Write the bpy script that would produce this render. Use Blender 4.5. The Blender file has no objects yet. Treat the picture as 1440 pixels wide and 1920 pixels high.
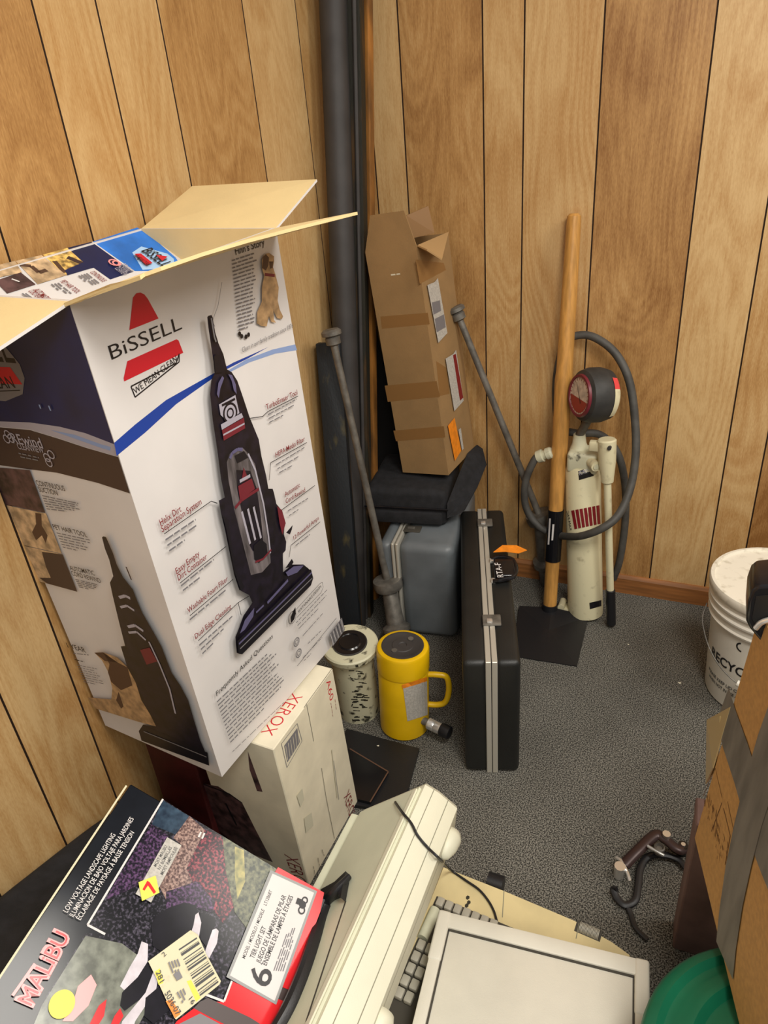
import bpy, bmesh, math, random
from mathutils import Vector, Matrix, Euler
from mathutils.geometry import tessellate_polygon
from mathutils.bvhtree import BVHTree
random.seed(7)
COL = bpy.context.scene.collection
PI = math.pi
V = Vector
# ------------------------------------------------------------------ camera solve
F = 1350.0; CX, CY = 720.0, 960.0; H = 1.55
VPX, VPY, YX = 941.0, 3412.0, 1385.0
D = V((VPX-CX, VPY-CY, F)).normalized(); Zc = -D
yy = -((YX-CX)*D[0] + F*D[2])/D[1]
Yc = V((YX-CX, yy, F)).normalized()
Xc = Yc.cross(Zc)
RW = Matrix((Xc, Yc, Zc))
EYE = V((0, 0, H))
def ray(px, py): return (RW @ V((px-CX, py-CY, F))).normalized()
def onplane(px, py, p, n):
    d = ray(px, py); return EYE + d*((V(p)-EYE).dot(V(n))/d.dot(V(n)))
def PZ(px, py, z=0.0): return onplane(px, py, (0, 0, z), (0, 0, 1))
def PY(px, py, y): return onplane(px, py, (0, y, 0), (0, 1, 0))
def PX(px, py, x): return onplane(px, py, (x, 0, 0), (1, 0, 0))
cam_d = bpy.data.cameras.new('camera'); cam = bpy.data.objects.new('camera', cam_d); COL.objects.link(cam)
rt = V((RW[0][0], RW[1][0], RW[2][0])); dn = V((RW[0][1], RW[1][1], RW[2][1])); fw = V((RW[0][2], RW[1][2], RW[2][2]))
m = Matrix((rt, -dn, -fw)).transposed().to_4x4(); m.translation = EYE
cam.matrix_world = m
cam_d.sensor_fit = 'VERTICAL'; cam_d.sensor_height = 36; cam_d.lens = F/1920*36; cam_d.clip_start = .02
bpy.context.scene.camera = cam
# ------------------------------------------------------------------ materials
def lin(c):
    return tuple((x/12.92 if x <= .04045 else ((x+.055)/1.055)**2.4) for x in [v/255 for v in c]) + (1,)
MATS = {}
def mat(name, col, rough=.6, metal=0, var=0., vscale=30, bump=0., bscale=200, col2=None, spec=.5, thresh=None, stretch=None, detail=4):
    if name in MATS: return MATS[name]
    M = bpy.data.materials.new(name); M.use_nodes = True; MATS[name] = M
    nt = M.node_tree; N = nt.nodes; L = nt.links
    b = N['Principled BSDF']; b.inputs['Roughness'].default_value = rough; b.inputs['Metallic'].default_value = metal
    b.inputs['Specular IOR Level'].default_value = spec
    b.inputs['Base Color'].default_value = lin(col)
    if var or bump or col2:
        tc = N.new('ShaderNodeTexCoord'); mp = N.new('ShaderNodeMapping'); L.new(tc.outputs['Object'], mp.inputs[0])
        if stretch: mp.inputs['Scale'].default_value = stretch
    if var or col2:
        ns = N.new('ShaderNodeTexNoise'); ns.inputs['Scale'].default_value = vscale; ns.inputs['Detail'].default_value = detail
        L.new(mp.outputs[0], ns.inputs['Vector'])
        r = N.new('ShaderNodeValToRGB'); L.new(ns.outputs[0], r.inputs[0])
        if thresh: r.color_ramp.elements[0].position, r.color_ramp.elements[1].position = thresh
        else: r.color_ramp.elements[0].position, r.color_ramp.elements[1].position = .35, .65
        if col2: c1, c2 = lin(col), lin(col2)
        else:
            c1 = lin([max(0, v*(1-var)) for v in col]); c2 = lin([min(255, v*(1+var)) for v in col])
        r.color_ramp.elements[0].color = c1; r.color_ramp.elements[1].color = c2
        L.new(r.outputs[0], b.inputs['Base Color'])
    if bump:
        n2 = N.new('ShaderNodeTexNoise'); n2.inputs['Scale'].default_value = bscale; n2.inputs['Detail'].default_value = 3
        L.new(mp.outputs[0], n2.inputs['Vector'])
        bp = N.new('ShaderNodeBump'); bp.inputs['Strength'].default_value = bump; bp.inputs['Distance'].default_value = .002
        L.new(n2.outputs[0], bp.inputs['Height']); L.new(bp.outputs[0], b.inputs['Normal'])
    return M

def wood_wall():
    M = bpy.data.materials.new('wood_panelling'); M.use_nodes = True
    nt = M.node_tree; N = nt.nodes; L = nt.links; b = N['Principled BSDF']; b.inputs['Roughness'].default_value = .42
    def math_(op, a, c=None):
        n = N.new('ShaderNodeMath'); n.operation = op
        for i, v in enumerate((a, c)):
            if v is None: continue
            if isinstance(v, (int, float)): n.inputs[i].default_value = v
            else: L.new(v, n.inputs[i])
        return n.outputs[0]
    tc = N.new('ShaderNodeTexCoord'); sp = N.new('ShaderNodeSeparateXYZ'); L.new(tc.outputs['Object'], sp.inputs[0])
    at = N.new('ShaderNodeAttribute'); at.attribute_name = 'seed'
    tn = N.new('ShaderNodeAttribute'); tn.attribute_name = 'tone'
    u = math_('ADD', sp.outputs[0], sp.outputs[1]); z = sp.outputs[2]; s = at.outputs['Fac']
    def vec(a, c, d):
        n = N.new('ShaderNodeCombineXYZ')
        for i, v in enumerate((a, c, d)):
            if isinstance(v, (int, float)): n.inputs[i].default_value = v
            else: L.new(v, n.inputs[i])
        return n.outputs[0]
    def noise(v, sc, det=2, dist=0):
        n = N.new('ShaderNodeTexNoise'); n.inputs['Scale'].default_value = sc; n.inputs['Detail'].default_value = det
        n.inputs['Distortion'].default_value = dist; L.new(v, n.inputs['Vector']); return n.outputs[0]
    s13 = math_('MULTIPLY', s, 13.7)
    n1 = noise(vec(u, s13, math_('MULTIPLY', z, .24)), 5.0, 1.2, .25)
    rings = math_('SINE', math_('MULTIPLY', n1, 120.0))
    mask = noise(vec(u, s13, math_('MULTIPLY', z, .3)), 4, 1)
    fine = noise(vec(math_('MULTIPLY', u, 260.0), s13, math_('MULTIPLY', z, 7.0)), 1.0, 3)
    speck = noise(vec(math_('MULTIPLY', u, 420.0), s13, math_('MULTIPLY', z, 90.0)), 1.0, 2)
    blot = noise(vec(u, s13, math_('MULTIPLY', z, .5)), 7, 3, .6)
    f = math_('MULTIPLY', rings, math_('MULTIPLY', mask, .15))
    f = math_('ADD', f, math_('MULTIPLY', math_('SUBTRACT', fine, .5), .45))
    f = math_('ADD', f, math_('MULTIPLY', math_('SUBTRACT', speck, .5), .6))
    f = math_('ADD', f, math_('MULTIPLY', math_('SUBTRACT', blot, .5), .9))
    f = math_('ADD', f, tn.outputs['Fac'])
    r = N.new('ShaderNodeValToRGB'); L.new(f, r.inputs[0]); e = r.color_ramp.elements
    e[0].position = 0; e[0].color = lin((210, 176, 124)); e[1].position = 1; e[1].color = lin((138, 94, 48))
    k = e.new(.5); k.color = lin((183, 140, 86))
    L.new(r.outputs[0], b.inputs['Base Color'])
    bp = N.new('ShaderNodeBump'); bp.inputs['Strength'].default_value = .15; bp.inputs['Distance'].default_value = .001
    L.new(fine, bp.inputs['Height']); L.new(bp.outputs[0], b.inputs['Normal'])
    return M
def carpet_mat():
    M = bpy.data.materials.new('grey_carpet'); M.use_nodes = True
    nt = M.node_tree; N = nt.nodes; L = nt.links; b = N['Principled BSDF']; b.inputs['Roughness'].default_value = 1; b.inputs['Specular IOR Level'].default_value = .1
    tc = N.new('ShaderNodeTexCoord')
    n = N.new('ShaderNodeTexNoise'); n.inputs['Scale'].default_value = 320; n.inputs['Detail'].default_value = 3; L.new(tc.outputs['Object'], n.inputs['Vector'])
    n2 = N.new('ShaderNodeTexNoise'); n2.inputs['Scale'].default_value = 5; n2.inputs['Detail'].default_value = 3; L.new(tc.outputs['Object'], n2.inputs['Vector'])
    r = N.new('ShaderNodeValToRGB'); e = r.color_ramp.elements
    e[0].position = .42; e[0].color = lin((52, 51, 48)); e[1].position = .62; e[1].color = lin((146, 143, 134))
    L.new(n.outputs[0], r.inputs[0])
    mx = N.new('ShaderNodeMix'); mx.data_type = 'RGBA'; mx.blend_type = 'MULTIPLY'; mx.inputs[0].default_value = .5
    r2 = N.new('ShaderNodeValToRGB'); r2.color_ramp.elements[0].position = .3; r2.color_ramp.elements[0].color = (.6, .6, .6, 1); r2.color_ramp.elements[1].position = .7
    L.new(n2.outputs[0], r2.inputs[0]); L.new(r.outputs[0], mx.inputs[6]); L.new(r2.outputs[0], mx.inputs[7]); L.new(mx.outputs[2], b.inputs['Base Color'])
    bp = N.new('ShaderNodeBump'); bp.inputs['Strength'].default_value = .5; bp.inputs['Distance'].default_value = .003
    L.new(n.outputs[0], bp.inputs['Height']); L.new(bp.outputs[0], b.inputs['Normal'])
    return M
# ------------------------------------------------------------------ mesh builder
class B:
    def __init__(s): s.bm = bmesh.new(); s.mats = []; s.keep = []
    def mi(s, m):
        if m not in s.mats: s.mats.append(m)
        return s.mats.index(m)
    def poly(s, pts, m):
        vs = [s.bm.verts.new(p) for p in pts]
        try:
            f = s.bm.faces.new(vs); f.material_index = s.mi(m); return f
        except ValueError: return None
    def mesh(s, verts, faces, m):
        vs = [s.bm.verts.new(p) for p in verts]; k = s.mi(m)
        for f in faces:
            try: ff = s.bm.faces.new([vs[i] for i in f]); ff.material_index = k
            except ValueError: pass
    def box(s, M4, lo, hi, m, bev=0, seg=2):
        t = bmesh.new(); bmesh.ops.create_cube(t, size=1)
        lo = V(lo); hi = V(hi)
        for v in t.verts: v.co = V([lo[i] + (v.co[i]+.5)*(hi[i]-lo[i]) for i in range(3)])
        if bev: bmesh.ops.bevel(t, geom=list(t.edges), offset=bev, segments=seg, profile=.5, affect='EDGES')
        t.verts.index_update()
        s.mesh([M4 @ v.co for v in t.verts], [[v.index for v in f.verts] for f in t.faces], m); t.free()
    def loft(s, rings, m, caps=True, closed=False):
        n = len(rings[0]); vs = [p for r in rings for p in r]; fs = []
        R = len(rings)
        for i in range(R if closed else R-1):
            for j in range(n):
                a = i*n+j; b_ = i*n+(j+1) % n; c = ((i+1) % R)*n+(j+1) % n; d = ((i+1) % R)*n+j
                fs.append((a, b_, c, d))
        if caps and not closed: fs.append(tuple(range(n))[::-1]); fs.append(tuple((R-1)*n+j for j in range(n)))
        s.mesh(vs, fs, m)
    def cyl(s, p0, p1, r0, m, r1=None, seg=28, caps=True, prof=None):
        """prof: list of (t along axis in metres, radius)"""
        p0 = V(p0); p1 = V(p1); ax = (p1-p0).normalized(); r1 = r0 if r1 is None else r1
        a = ax.cross(V((0, 0, 1)) if abs(ax.z) < .9 else V((1, 0, 0))).normalized(); c = ax.cross(a)
        if prof is None: prof = [(0, r0), ((p1-p0).length, r1)]
        s.loft([[p0+ax*t+(a*math.cos(2*PI*k/seg)+c*math.sin(2*PI*k/seg))*r for k in range(seg)] for t, r in prof], m, caps)
    def tube(s, pts, r, m, seg=12, sub=6, smooth=True, flat=None):
        P = [V(p) for p in pts]
        if smooth and len(P) > 2:
            Q = []; E = [P[0]*2-P[1]] + P + [P[-1]*2-P[-2]]
            for i in range(1, len(E)-2):
                for k in range(sub):
                    t = k/sub; p0, p1, p2, p3 = E[i-1:i+3]
                    Q.append(.5*((2*p1)+(p2-p0)*t+(2*p0-5*p1+4*p2-p3)*t*t+(3*p1-p0-3*p2+p3)*t**3))
            Q.append(P[-1]); P = Q
        rings = []; up = None
        for i, p in enumerate(P):
            d = (P[min(i+1, len(P)-1)]-P[max(i-1, 0)]).normalized()
            if up is None:
                up = d.cross(V((0, 0, 1)) if abs(d.z) < .9 else V((1, 0, 0))).normalized()
            up = (up - d*up.dot(d)).normalized(); c = d.cross(up)
            rr = r(i/(len(P)-1)) if callable(r) else r
            fx = flat or 1
            rings.append([p+(up*math.cos(2*PI*k/seg)*rr+c*math.sin(2*PI*k/seg)*rr*fx) for k in range(seg)])
        s.loft(rings, m)
    def prism(s, pts, vec, m, cap2=True):
        n = len(pts); pts = [V(p) for p in pts]; vec = V(vec)
        s.mesh(pts+[p+vec for p in pts], [tuple(range(n)), tuple(range(n, 2*n))[::-1]]+[(i, i+n, (i+1) % n+n, (i+1) % n) for i in range(n)], m)
    def panel(s, q, th, m, m2=None):
        """thin board from 4 corners, thickness th to the back"""
        q = [V(p) for p in q]; n = (q[1]-q[0]).cross(q[3]-q[0]).normalized()*th
        s.mesh(q, [(0, 1, 2, 3)], m)
        s.mesh(q+[p-n for p in q], [(7, 6, 5, 4), (0, 4, 5, 1), (1, 5, 6, 2), (2, 6, 7, 3), (3, 7, 4, 0)], m2 or m)
    def recalc(s): bmesh.ops.recalc_face_normals(s.bm, faces=s.bm.faces)
def link(name, b, parent=None, smooth=True, angle=35, loc=None, bevel=0, rec=True):
    """turn a builder into ONE mesh object; geometry is given in world space"""
    if rec: b.recalc()
    me = bpy.data.meshes.new(name); b.bm.to_mesh(me); b.bm.free()
    for m_ in b.mats: me.materials.append(m_)
    if smooth:
        me.shade_smooth(); me.set_sharp_from_angle(angle=math.radians(angle))
    o = bpy.data.objects.new(name, me); COL.objects.link(o)
    if parent is not None:
        w = parent['_w']; me.transform(Matrix.Translation(-V(w))); o.parent = parent; o['_w'] = w
    else:
        loc = V(loc or (0, 0, 0)); me.transform(Matrix.Translation(-loc)); o.location = loc; o['_w'] = tuple(loc)
    if bevel:
        md = o.modifiers.new('bevel', 'BEVEL'); md.width = bevel; md.segments = 2; md.limit_method = 'ANGLE'
    return o
def thing(name, label, cat, loc, group=None):
    o = bpy.data.objects.new(name, None); COL.objects.link(o); o.location = loc; o['_w'] = tuple(loc)
    o.empty_display_size = .05
    o['label'] = label; o['category'] = cat
    if group: o['group'] = group
    return o
def tag(o, label, cat, group=None):
    o['label'] = label; o['category'] = cat
    if group: o['group'] = group
    return o
def struct(o): o['kind'] = 'structure'; return o
# ------------------------------------------------------------------ prints: marks laid on a surface
FONT = {}
def glyphs(txt, bold):
    k = (txt, bold)
    if k in FONT: return FONT[k]
    c = bpy.data.curves.new('t', 'FONT'); c.body = txt; c.size = 1; c.offset = bold; c.resolution_u = 3
    o = bpy.data.objects.new('t', c); me = bpy.data.meshes.new_from_object(o)
    vs = [v.co.copy() for v in me.vertices]; fs = [tuple(p.vertices) for p in me.polygons]
    x0 = min(v.x for v in vs); x1 = max(v.x for v in vs)
    vs = [((v.x-x0)/(x1-x0), v.y/.7) for v in vs]   # unit width, cap height about 1
    bpy.data.objects.remove(o); bpy.data.curves.remove(c); bpy.data.meshes.remove(me)
    FONT[k] = (vs, fs); return FONT[k]
class Art:
    """marks placed on a plane; input coordinates are measured on the photograph and
    intersected with the plane the print lies in. sc,ox,oy map a measured detail view to photo pixels"""
    def __init__(s, b, origin, U, W, step=.00012):
        s.b = b; s.o = V(origin); s.U = V(U).normalized(); s.W = V(W).normalized(); s.n = s.U.cross(s.W).normalized(); s.k = 1; s.step = step
        s.v = (1, 0, 0)
    def view(s, sc, ox, oy): s.v = (sc, ox, oy)
    def q(s, p):
        return onplane(p[0]/s.v[0]+s.v[1], p[1]/s.v[0]+s.v[2], s.o, s.n)
    def lift(s, p): return p + s.n*(s.step*s.k)
    def poly(s, pts, m):
        P = [s.lift(s.q(p)) for p in pts]
        tri = tessellate_polygon([P]); s.b.mesh(P, [tuple(t) for t in tri], m); s.k += 1
    def line(s, pts, w, m):
        P = [s.q(p) for p in pts]
        for a, c in zip(P, P[1:]):
            d = (c-a).normalized(); t = d.cross(s.n)*w*.5
            s.b.mesh([s.lift(x) for x in (a-t, a+t, c+t, c-t)], [(0, 1, 2, 3)], m)
        s.k += 1
    def text(s, t, p0, p1, m, top=None, h=None, bold=0.0, italic=0):
        a = s.q(p0); c = s.q(p1); d = c-a; w = d.length; d.normalize()
        up = s.n.cross(d)
        if top is not None:
            T = s.q(top); hh = (T-a).dot(up)
        else: hh = h
        vs, fs = glyphs(t, bold)
        s.b.mesh([s.lift(a+d*(x*w+italic*y*hh)+up*y*hh) for x, y in vs], fs, m); s.k += 1
    def greek(s, p0, p1, m, h=.0022, fill=.8):
        a = s.q(p0); c = s.q(p1); d = c-a; w = d.length; d.normalize(); up = s.n.cross(d)
        x = 0
        while x < w:
            l = min(random.uniform(.006, .02), w-x)
            r = [a+d*x, a+d*(x+l), a+d*(x+l)+up*h, a+d*x+up*h]
            s.b.mesh([s.lift(p) for p in r], [(0, 1, 2, 3)], m); x += l+random.uniform(.002, .004)
        s.k += 1
    def block(s, a0, a1, b0, b1, n, m, h=.002):
        """n rows of small print between line a0-a1 (first) and b0-b1 (last)"""
        for i in range(n):
            t = i/max(1, n-1); L = lambda p, q_: (p[0]+(q_[0]-p[0])*t, p[1]+(q_[1]-p[1])*t)
            e0, e1 = L(a0, b0), L(a1, b1); f = random.uniform(.82, 1) if i < n-1 else .6
            s.greek(e0, (e0[0]+(e1[0]-e0[0])*f, e0[1]+(e1[1]-e0[1])*f), m, h)
    def ring(s, c, r, w, m, seg=24, ax=None):
        C = s.q(c); rr = r
        P = [C+(s.U*math.cos(2*PI*i/seg)+s.W*math.sin(2*PI*i/seg))*rr for i in range(seg)]
        Q = [C+(s.U*math.cos(2*PI*i/seg)+s.W*math.sin(2*PI*i/seg))*(rr-w) for i in range(seg)]
        s.b.mesh([s.lift(p) for p in P+Q], [(i, (i+1) % seg, seg+(i+1) % seg, seg+i) for i in range(seg)], m); s.k += 1
    def disc(s, c, r, m, seg=28):
        C = s.q(c); s.b.mesh([s.lift(C+(s.U*math.cos(2*PI*i/seg)+s.W*math.sin(2*PI*i/seg))*r) for i in range(seg)], [tuple(range(seg))], m); s.k += 1
class Box:
    def __init__(s, pos, eul, dims):
        s.p = V(pos); s.R = Euler([math.radians(a) for a in eul], 'XYZ').to_matrix(); s.d = V(dims)
        s.M = Matrix.Translation(s.p) @ s.R.to_4x4()
        s.X, s.Y, s.Z = s.R.col[0], s.R.col[1], s.R.col[2]
    def W(s, a, b, c): return s.M @ V((a*s.d.x, b*s.d.y, c*s.d.z))
    def hit(s, px, py, axis, frac):
        f = [0, 0, 0]; f[axis] = frac
        return onplane(px, py, s.W(*f), s.R.col[axis])
def caster(objs):
    trees = []
    for o in objs:
        me = o.data; w = V(o['_w'])
        trees.append(BVHTree.FromPolygons([v.co+w for v in me.vertices], [tuple(p.vertices) for p in me.polygons]))
    def cast(px, py, off=0.0):
        d = ray(px, py); best = None
        for t in trees:
            h = t.ray_cast(EYE, d)
            if h[0] is not None and (best is None or h[3] < best[1]): best = (h[0]+(h[1] if h[1].dot(d) < 0 else -h[1])*off, h[3])
        return best[0] if best else None
    return cast
def patch(b, cast, quad, m, off=.0008, nx=8, ny=4):
    """a sticker wrapped on a surface; quad = 4 photo points"""
    q = [V((p[0], p[1])) for p in quad]; vs = []
    for j in range(ny+1):
        for i in range(nx+1):
            a = q[0].lerp(q[1], i/nx); c = q[3].lerp(q[2], i/nx); p = a.lerp(c, j/ny)
            h = cast(p.x, p.y, off)
            if h is None: return
            vs.append(h)
    b.mesh(vs, [(j*(nx+1)+i, j*(nx+1)+i+1, (j+1)*(nx+1)+i+1, (j+1)*(nx+1)+i) for j in range(ny) for i in range(nx)], m)
def wraptext(b, cast, t, quad, m, off=.001, bold=.0):
    """quad: baseline start, baseline end, top end, top start"""
    q = [V(p) for p in quad]; vs, fs = glyphs(t, bold); P = []
    for x, y in vs:
        p = q[0].lerp(q[1], x).lerp(q[3].lerp(q[2], x), y); h = cast(p.x, p.y, off)
        if h is None: return
        P.append(h)
    b.mesh(P, fs, m)
# ------------------------------------------------------------------ colours
WALL = wood_wall(); CARPET = carpet_mat()
GROOVE = mat('dark_groove', (52, 32, 16), .8)
BASE = mat('baseboard_wood', (148, 96, 52), .45, var=.12, vscale=6, stretch=(1, 1, 12))
KRAFT_IN = mat('raw_cardboard', (228, 204, 150), .9, var=.02, vscale=9, bump=.15)
KRAFT = mat('brown_cardboard', (152, 120, 78), .8, var=.03, vscale=14, bump=.15)
KRAFT_D = mat('brown_cardboard_tape', (142, 104, 60), .45)
KRAFT_O = mat('orange_brown_cardboard', (196, 152, 92), .75, var=.04, vscale=120, bump=.1)
DUCT = mat('grey_duct_tape', (122, 119, 114), .45, var=.1, vscale=40, stretch=(1, 1, .2))
WHITE = mat('white_print', (218, 214, 212), .42, var=.015, vscale=8)
OFFW = mat('cream_white_card', (222, 214, 190), .6, var=.04, vscale=12)
BLK = mat('black_ink', (22, 20, 24), .4)
GRYINK = mat('grey_ink', (120, 118, 122), .5)
RED = mat('red_ink', (200, 30, 45), .4)
DRED = mat('dark_red_ink', (128, 26, 34), .45)
BLUE = mat('blue_ink', (28, 62, 150), .4)
LBLUE = mat('pale_blue_ink', (134, 156, 200), .4)
NAVY = mat('navy_ink', (16, 30, 76), .35, var=.12, vscale=12)
SKY = mat('bright_blue_ink', (40, 118, 210), .35, var=.12, vscale=14)
PALEBLUE = mat('glow_blue_ink', (170, 205, 240), .4)
BROWNBLK = mat('brown_black_ink', (62, 46, 44), .4)
VAC = mat('vacuum_print_dark', (22, 18, 28), .35, var=.35, vscale=45)
VAC2 = mat('vacuum_print_black', (20, 18, 26), .35)
VACG = mat('vacuum_print_window', (92, 86, 88), .35, var=.3, vscale=60, stretch=(1, 1, .2))
SILV = mat('silver_print', (168, 164, 176), .4)
LAV = mat('lavender_print', (92, 88, 122), .4)
MAROON = mat('maroon_print', (112, 34, 46), .4)
TAN = mat('dog_tan_print', (170, 138, 100), .5, var=.15, vscale=60)
TAND = mat('dog_brown_print', (82, 58, 44), .5)
BEIGEP = mat('beige_photo_print', (188, 160, 124), .5, var=.2, vscale=50)
GOLDP = mat('gold_photo_print', (186, 150, 84), .5, var=.4, vscale=90)
PHOTOD = mat('dark_photo_print', (72, 52, 52), .45, var=.4, vscale=40)
STEEL_D = mat('dark_steel', (60, 57, 56), .6, .15, var=.08, vscale=12, bump=.1, bscale=60)
STEEL_G = mat('grey_steel', (112, 108, 101), .5, .35, var=.14, vscale=30, bump=.2)
RUSTY = mat('rusty_olive_steel', (46, 44, 36), .6, .35, col2=(96, 66, 30), vscale=22, thresh=(.5, .72), bump=.3, stretch=(1, 1, .15))
RUSTB = mat('blue_black_rusty_steel', (30, 35, 40), .55, .2, col2=(86, 78, 48), vscale=26, thresh=(.58, .74), bump=.3, stretch=(1, 1, .3))
ORANGE_M = mat('rust_orange_paint', (142, 94, 40), .6, .0, var=.25, vscale=18, bump=.3, stretch=(1, 1, .25))
CHROME = mat('chrome', (226, 224, 220), .22, .7)
ALU = mat('aluminium_trim', (196, 192, 180), .35, .35)
BLACKP = mat('black_plastic', (26, 26, 29), .42, bump=.12, bscale=400)
BLACKG = mat('black_gloss', (20, 20, 24), .2)
CASEB = mat('black_case_shell', (28, 29, 28), .45, bump=.25, bscale=500, var=.1, vscale=9)
CASEG = mat('grey_case_shell', (104, 110, 114), .42, bump=.12, bscale=400, var=.06, vscale=9)
FABRIC = mat('black_fabric', (28, 28, 31), .85, bump=.5, bscale=500, var=.2, vscale=40)
CREAM = mat('cream_paint', (216, 208, 172), .42, col2=(134, 122, 92), vscale=40, thresh=(.6, .95), bump=.08)
CREAMD = mat('worn_cream_paint', (206, 204, 176), .5, col2=(60, 58, 46), vscale=34, thresh=(.58, .68), bump=.2)
GRIME = mat('black_scuffs', (46, 44, 34), .6)
YEL = mat('yellow_paint', (226, 182, 14), .32, var=.04, vscale=9, bump=.05)
LABELG = mat('grey_label', (186, 182, 174), .5, var=.07, vscale=200)
ORANGE = mat('orange_sticker', (240, 140, 32), .5, var=.06, vscale=60)
WOODH = mat('varnished_ash_handle', (192, 140, 72), .35, var=.08, vscale=16, stretch=(6, 6, .5), bump=.08)
RUBBER = mat('black_rubber', (70, 68, 64), .6, var=.12, vscale=30)
BUCKET = mat('white_bucket_plastic', (226, 222, 210), .4, var=.02, vscale=10)
LIDW = mat('dusty_white_lid', (232, 226, 210), .55, col2=(196, 188, 168), vscale=40, thresh=(.55, .75))
GREEN = mat('green_plastic', (20, 106, 76), .36, var=.08, vscale=8, bump=.05)
MARBOX = mat('maroon_brown_card', (118, 94, 90), .6, var=.12, vscale=12)
PCREAM = mat('cream_green_plastic', (206, 208, 184), .45, var=.03, vscale=8, bump=.1, bscale=700)
PCREAM2 = mat('pale_cream_plastic', (216, 214, 192), .45, var=.02, vscale=8, bump=.1, bscale=700)
PYEL = mat('yellowed_plastic', (212, 196, 148), .5, var=.05, vscale=9, bump=.1, bscale=700)
PGREY = mat('grey_key_plastic', (176, 172, 158), .5)
PDARK = mat('recess_dark', (66, 62, 54), .7)
POFF = mat('off_white_plastic', (224, 220, 206), .5, var=.02, vscale=10, bump=.15, bscale=500)
GSTAIN = mat('pencil_scuff', (198, 194, 172), .6)
MALB = mat('box_black_print', (20, 23, 30), .16, var=.2, vscale=14, spec=.2)
MALR = mat('box_red_print', (226, 44, 50), .16, spec=.2)
FOLI = mat('purple_flower_photo', (26, 20, 34), .16, col2=(118, 84, 130), vscale=260, thresh=(.44, .72), detail=6, spec=.2)
FOLR = mat('red_flower_photo', (40, 24, 34), .16, col2=(180, 78, 92), vscale=250, thresh=(.46, .7), detail=6, spec=.2)
FOLP = mat('pale_flower_photo', (84, 60, 58), .16, col2=(190, 160, 148), vscale=280, thresh=(.4, .7), detail=6, spec=.2)
FOLG = mat('green_lawn_photo', (46, 54, 44), .16, col2=(128, 130, 100), vscale=150, thresh=(.36, .68), detail=6, spec=.2)
FOLY = mat('sunlit_lawn_photo', (116, 118, 76), .16, col2=(192, 180, 110), vscale=70, thresh=(.4, .7), detail=6, spec=.2)
FOLT = mat('teal_dark_photo', (32, 46, 64), .16, col2=(62, 84, 104), vscale=60, thresh=(.4, .7), detail=6, spec=.2)
FOLD = mat('dark_shrub_photo', (16, 16, 22), .16, col2=(104, 98, 116), vscale=240, thresh=(.5, .75), detail=6, spec=.2)
LAMPD = mat('lamp_photo_dark', (24, 22, 30), .16, var=.2, vscale=30, spec=.2)
LAMPW = mat('lamp_photo_white', (212, 206, 214), .16, var=.05, vscale=60, spec=.2)
FADE = mat('grey_lawn_photo', (118, 122, 112), .16, var=.2, vscale=50, spec=.2)
YSTICK = mat('yellow_sticker', (236, 226, 60), .4)
GREYL = mat('grey_label_edge', (150, 152, 152), .4)
PINK = mat('pink_glow_ink', (240, 150, 150), .3)
TAPE = mat('clear_tape', (196, 176, 130), .25)
HMM = mat('hand_drawn_line', (110, 74, 40), .7)

# ================================================================== SETTING
XL, YB = -1.08, 2.238
def wall(name, axis, const, marks, lo, hi, tones, zt=2.6):
    """marks: coordinates of grooves; boards between them, V-grooves between boards"""
    b = B(); g = .0022; dep = .004
    xs = [lo] + sorted(marks) + [hi]; seeds = []; tn = []
    def P(t, d, z): return V((t, const-d, z)) if axis == 'x' else V((const+d, t, z))
    for i in range(len(xs)-1):
        a = xs[i]+(g if i else 0); c = xs[i+1]-(g if i < len(xs)-2 else 0)
        b.poly([P(a, dep, 0), P(c, dep, 0), P(c, dep, zt), P(a, dep, zt)], WALL); seeds.append(i*1.37+(.5 if axis == 'x' else 9)); tn.append(tones[i % len(tones)])
        if i < len(xs)-2:
            e = xs[i+1]
            for u0, d0, u1, d1 in ((c, dep, e-.0008, 0), (e-.0008, 0, e+.0008, 0), (e+.0008, 0, e+g, dep)):
                b.poly([P(u0, d0, 0), P(u1, d1, 0), P(u1, d1, zt), P(u0, d0, zt)], GROOVE); seeds.append(0); tn.append(0)
    # back of the sheet
    b.poly([P(lo, -.012, 0), P(hi, -.012, 0), P(hi, -.012, zt), P(lo, -.012, zt)], WALL); seeds.append(0); tn.append(.5)
    o = link(name, b, smooth=False, rec=False)
    for n, vals in (('seed', seeds), ('tone', tn)):
        at = o.data.attributes.new(n, 'FLOAT', 'FACE'); at.data.foreach_set('value', vals)
    return struct(o)
gb = [PY(x, y, YB).x for x, y in ((693, 155), (745, 0), (905, 0), (985, 0), (1136, 0), (1347, 0), (1440, 375), (1404, 1000))]
tb = [.5, .16, .6, .36, .33, .68, .2, .32, .85]
g2 = gb[-1]
for w_, t_ in ((.19, .3), (.26, .6), (.12, .2), (.2, .45), (.28, .25), (.15, .6), (.22, .4), (.2, .2)):
    g2 += w_; gb.append(g2); tb.append(t_)
wall('wall_back', 'x', YB, gb, XL, 2.6, tb)
gl = [PX(x, y, XL).y for x, y in ((0, 1310), (0, 925), (0, 440), (55, 0), (175, 0), (290, 0), (450, 0), (550, 0))]
tl = [.3, .3, .45, .66, .3, .24, .52, .2, .35]
tl2 = [.35, .2, .5, .3]; g2 = gl[0]; ext = []
for w_ in (.15, .2, .28, .13, .2, .3): g2 -= w_; ext.append(g2)
wall('wall_left', 'y', XL, ext+gl, -1.4, YB, [.4, .2, .5, .3, .55, .25]+tl)
b = B(); b.poly([(XL-.3, -1.6, 0), (2.7, -1.6, 0), (2.7, YB+.3, 0), (XL-.3, YB+.3, 0)], CARPET)
struct(link('floor', b, smooth=False, rec=False))
b = B(); z1 = .072
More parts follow.
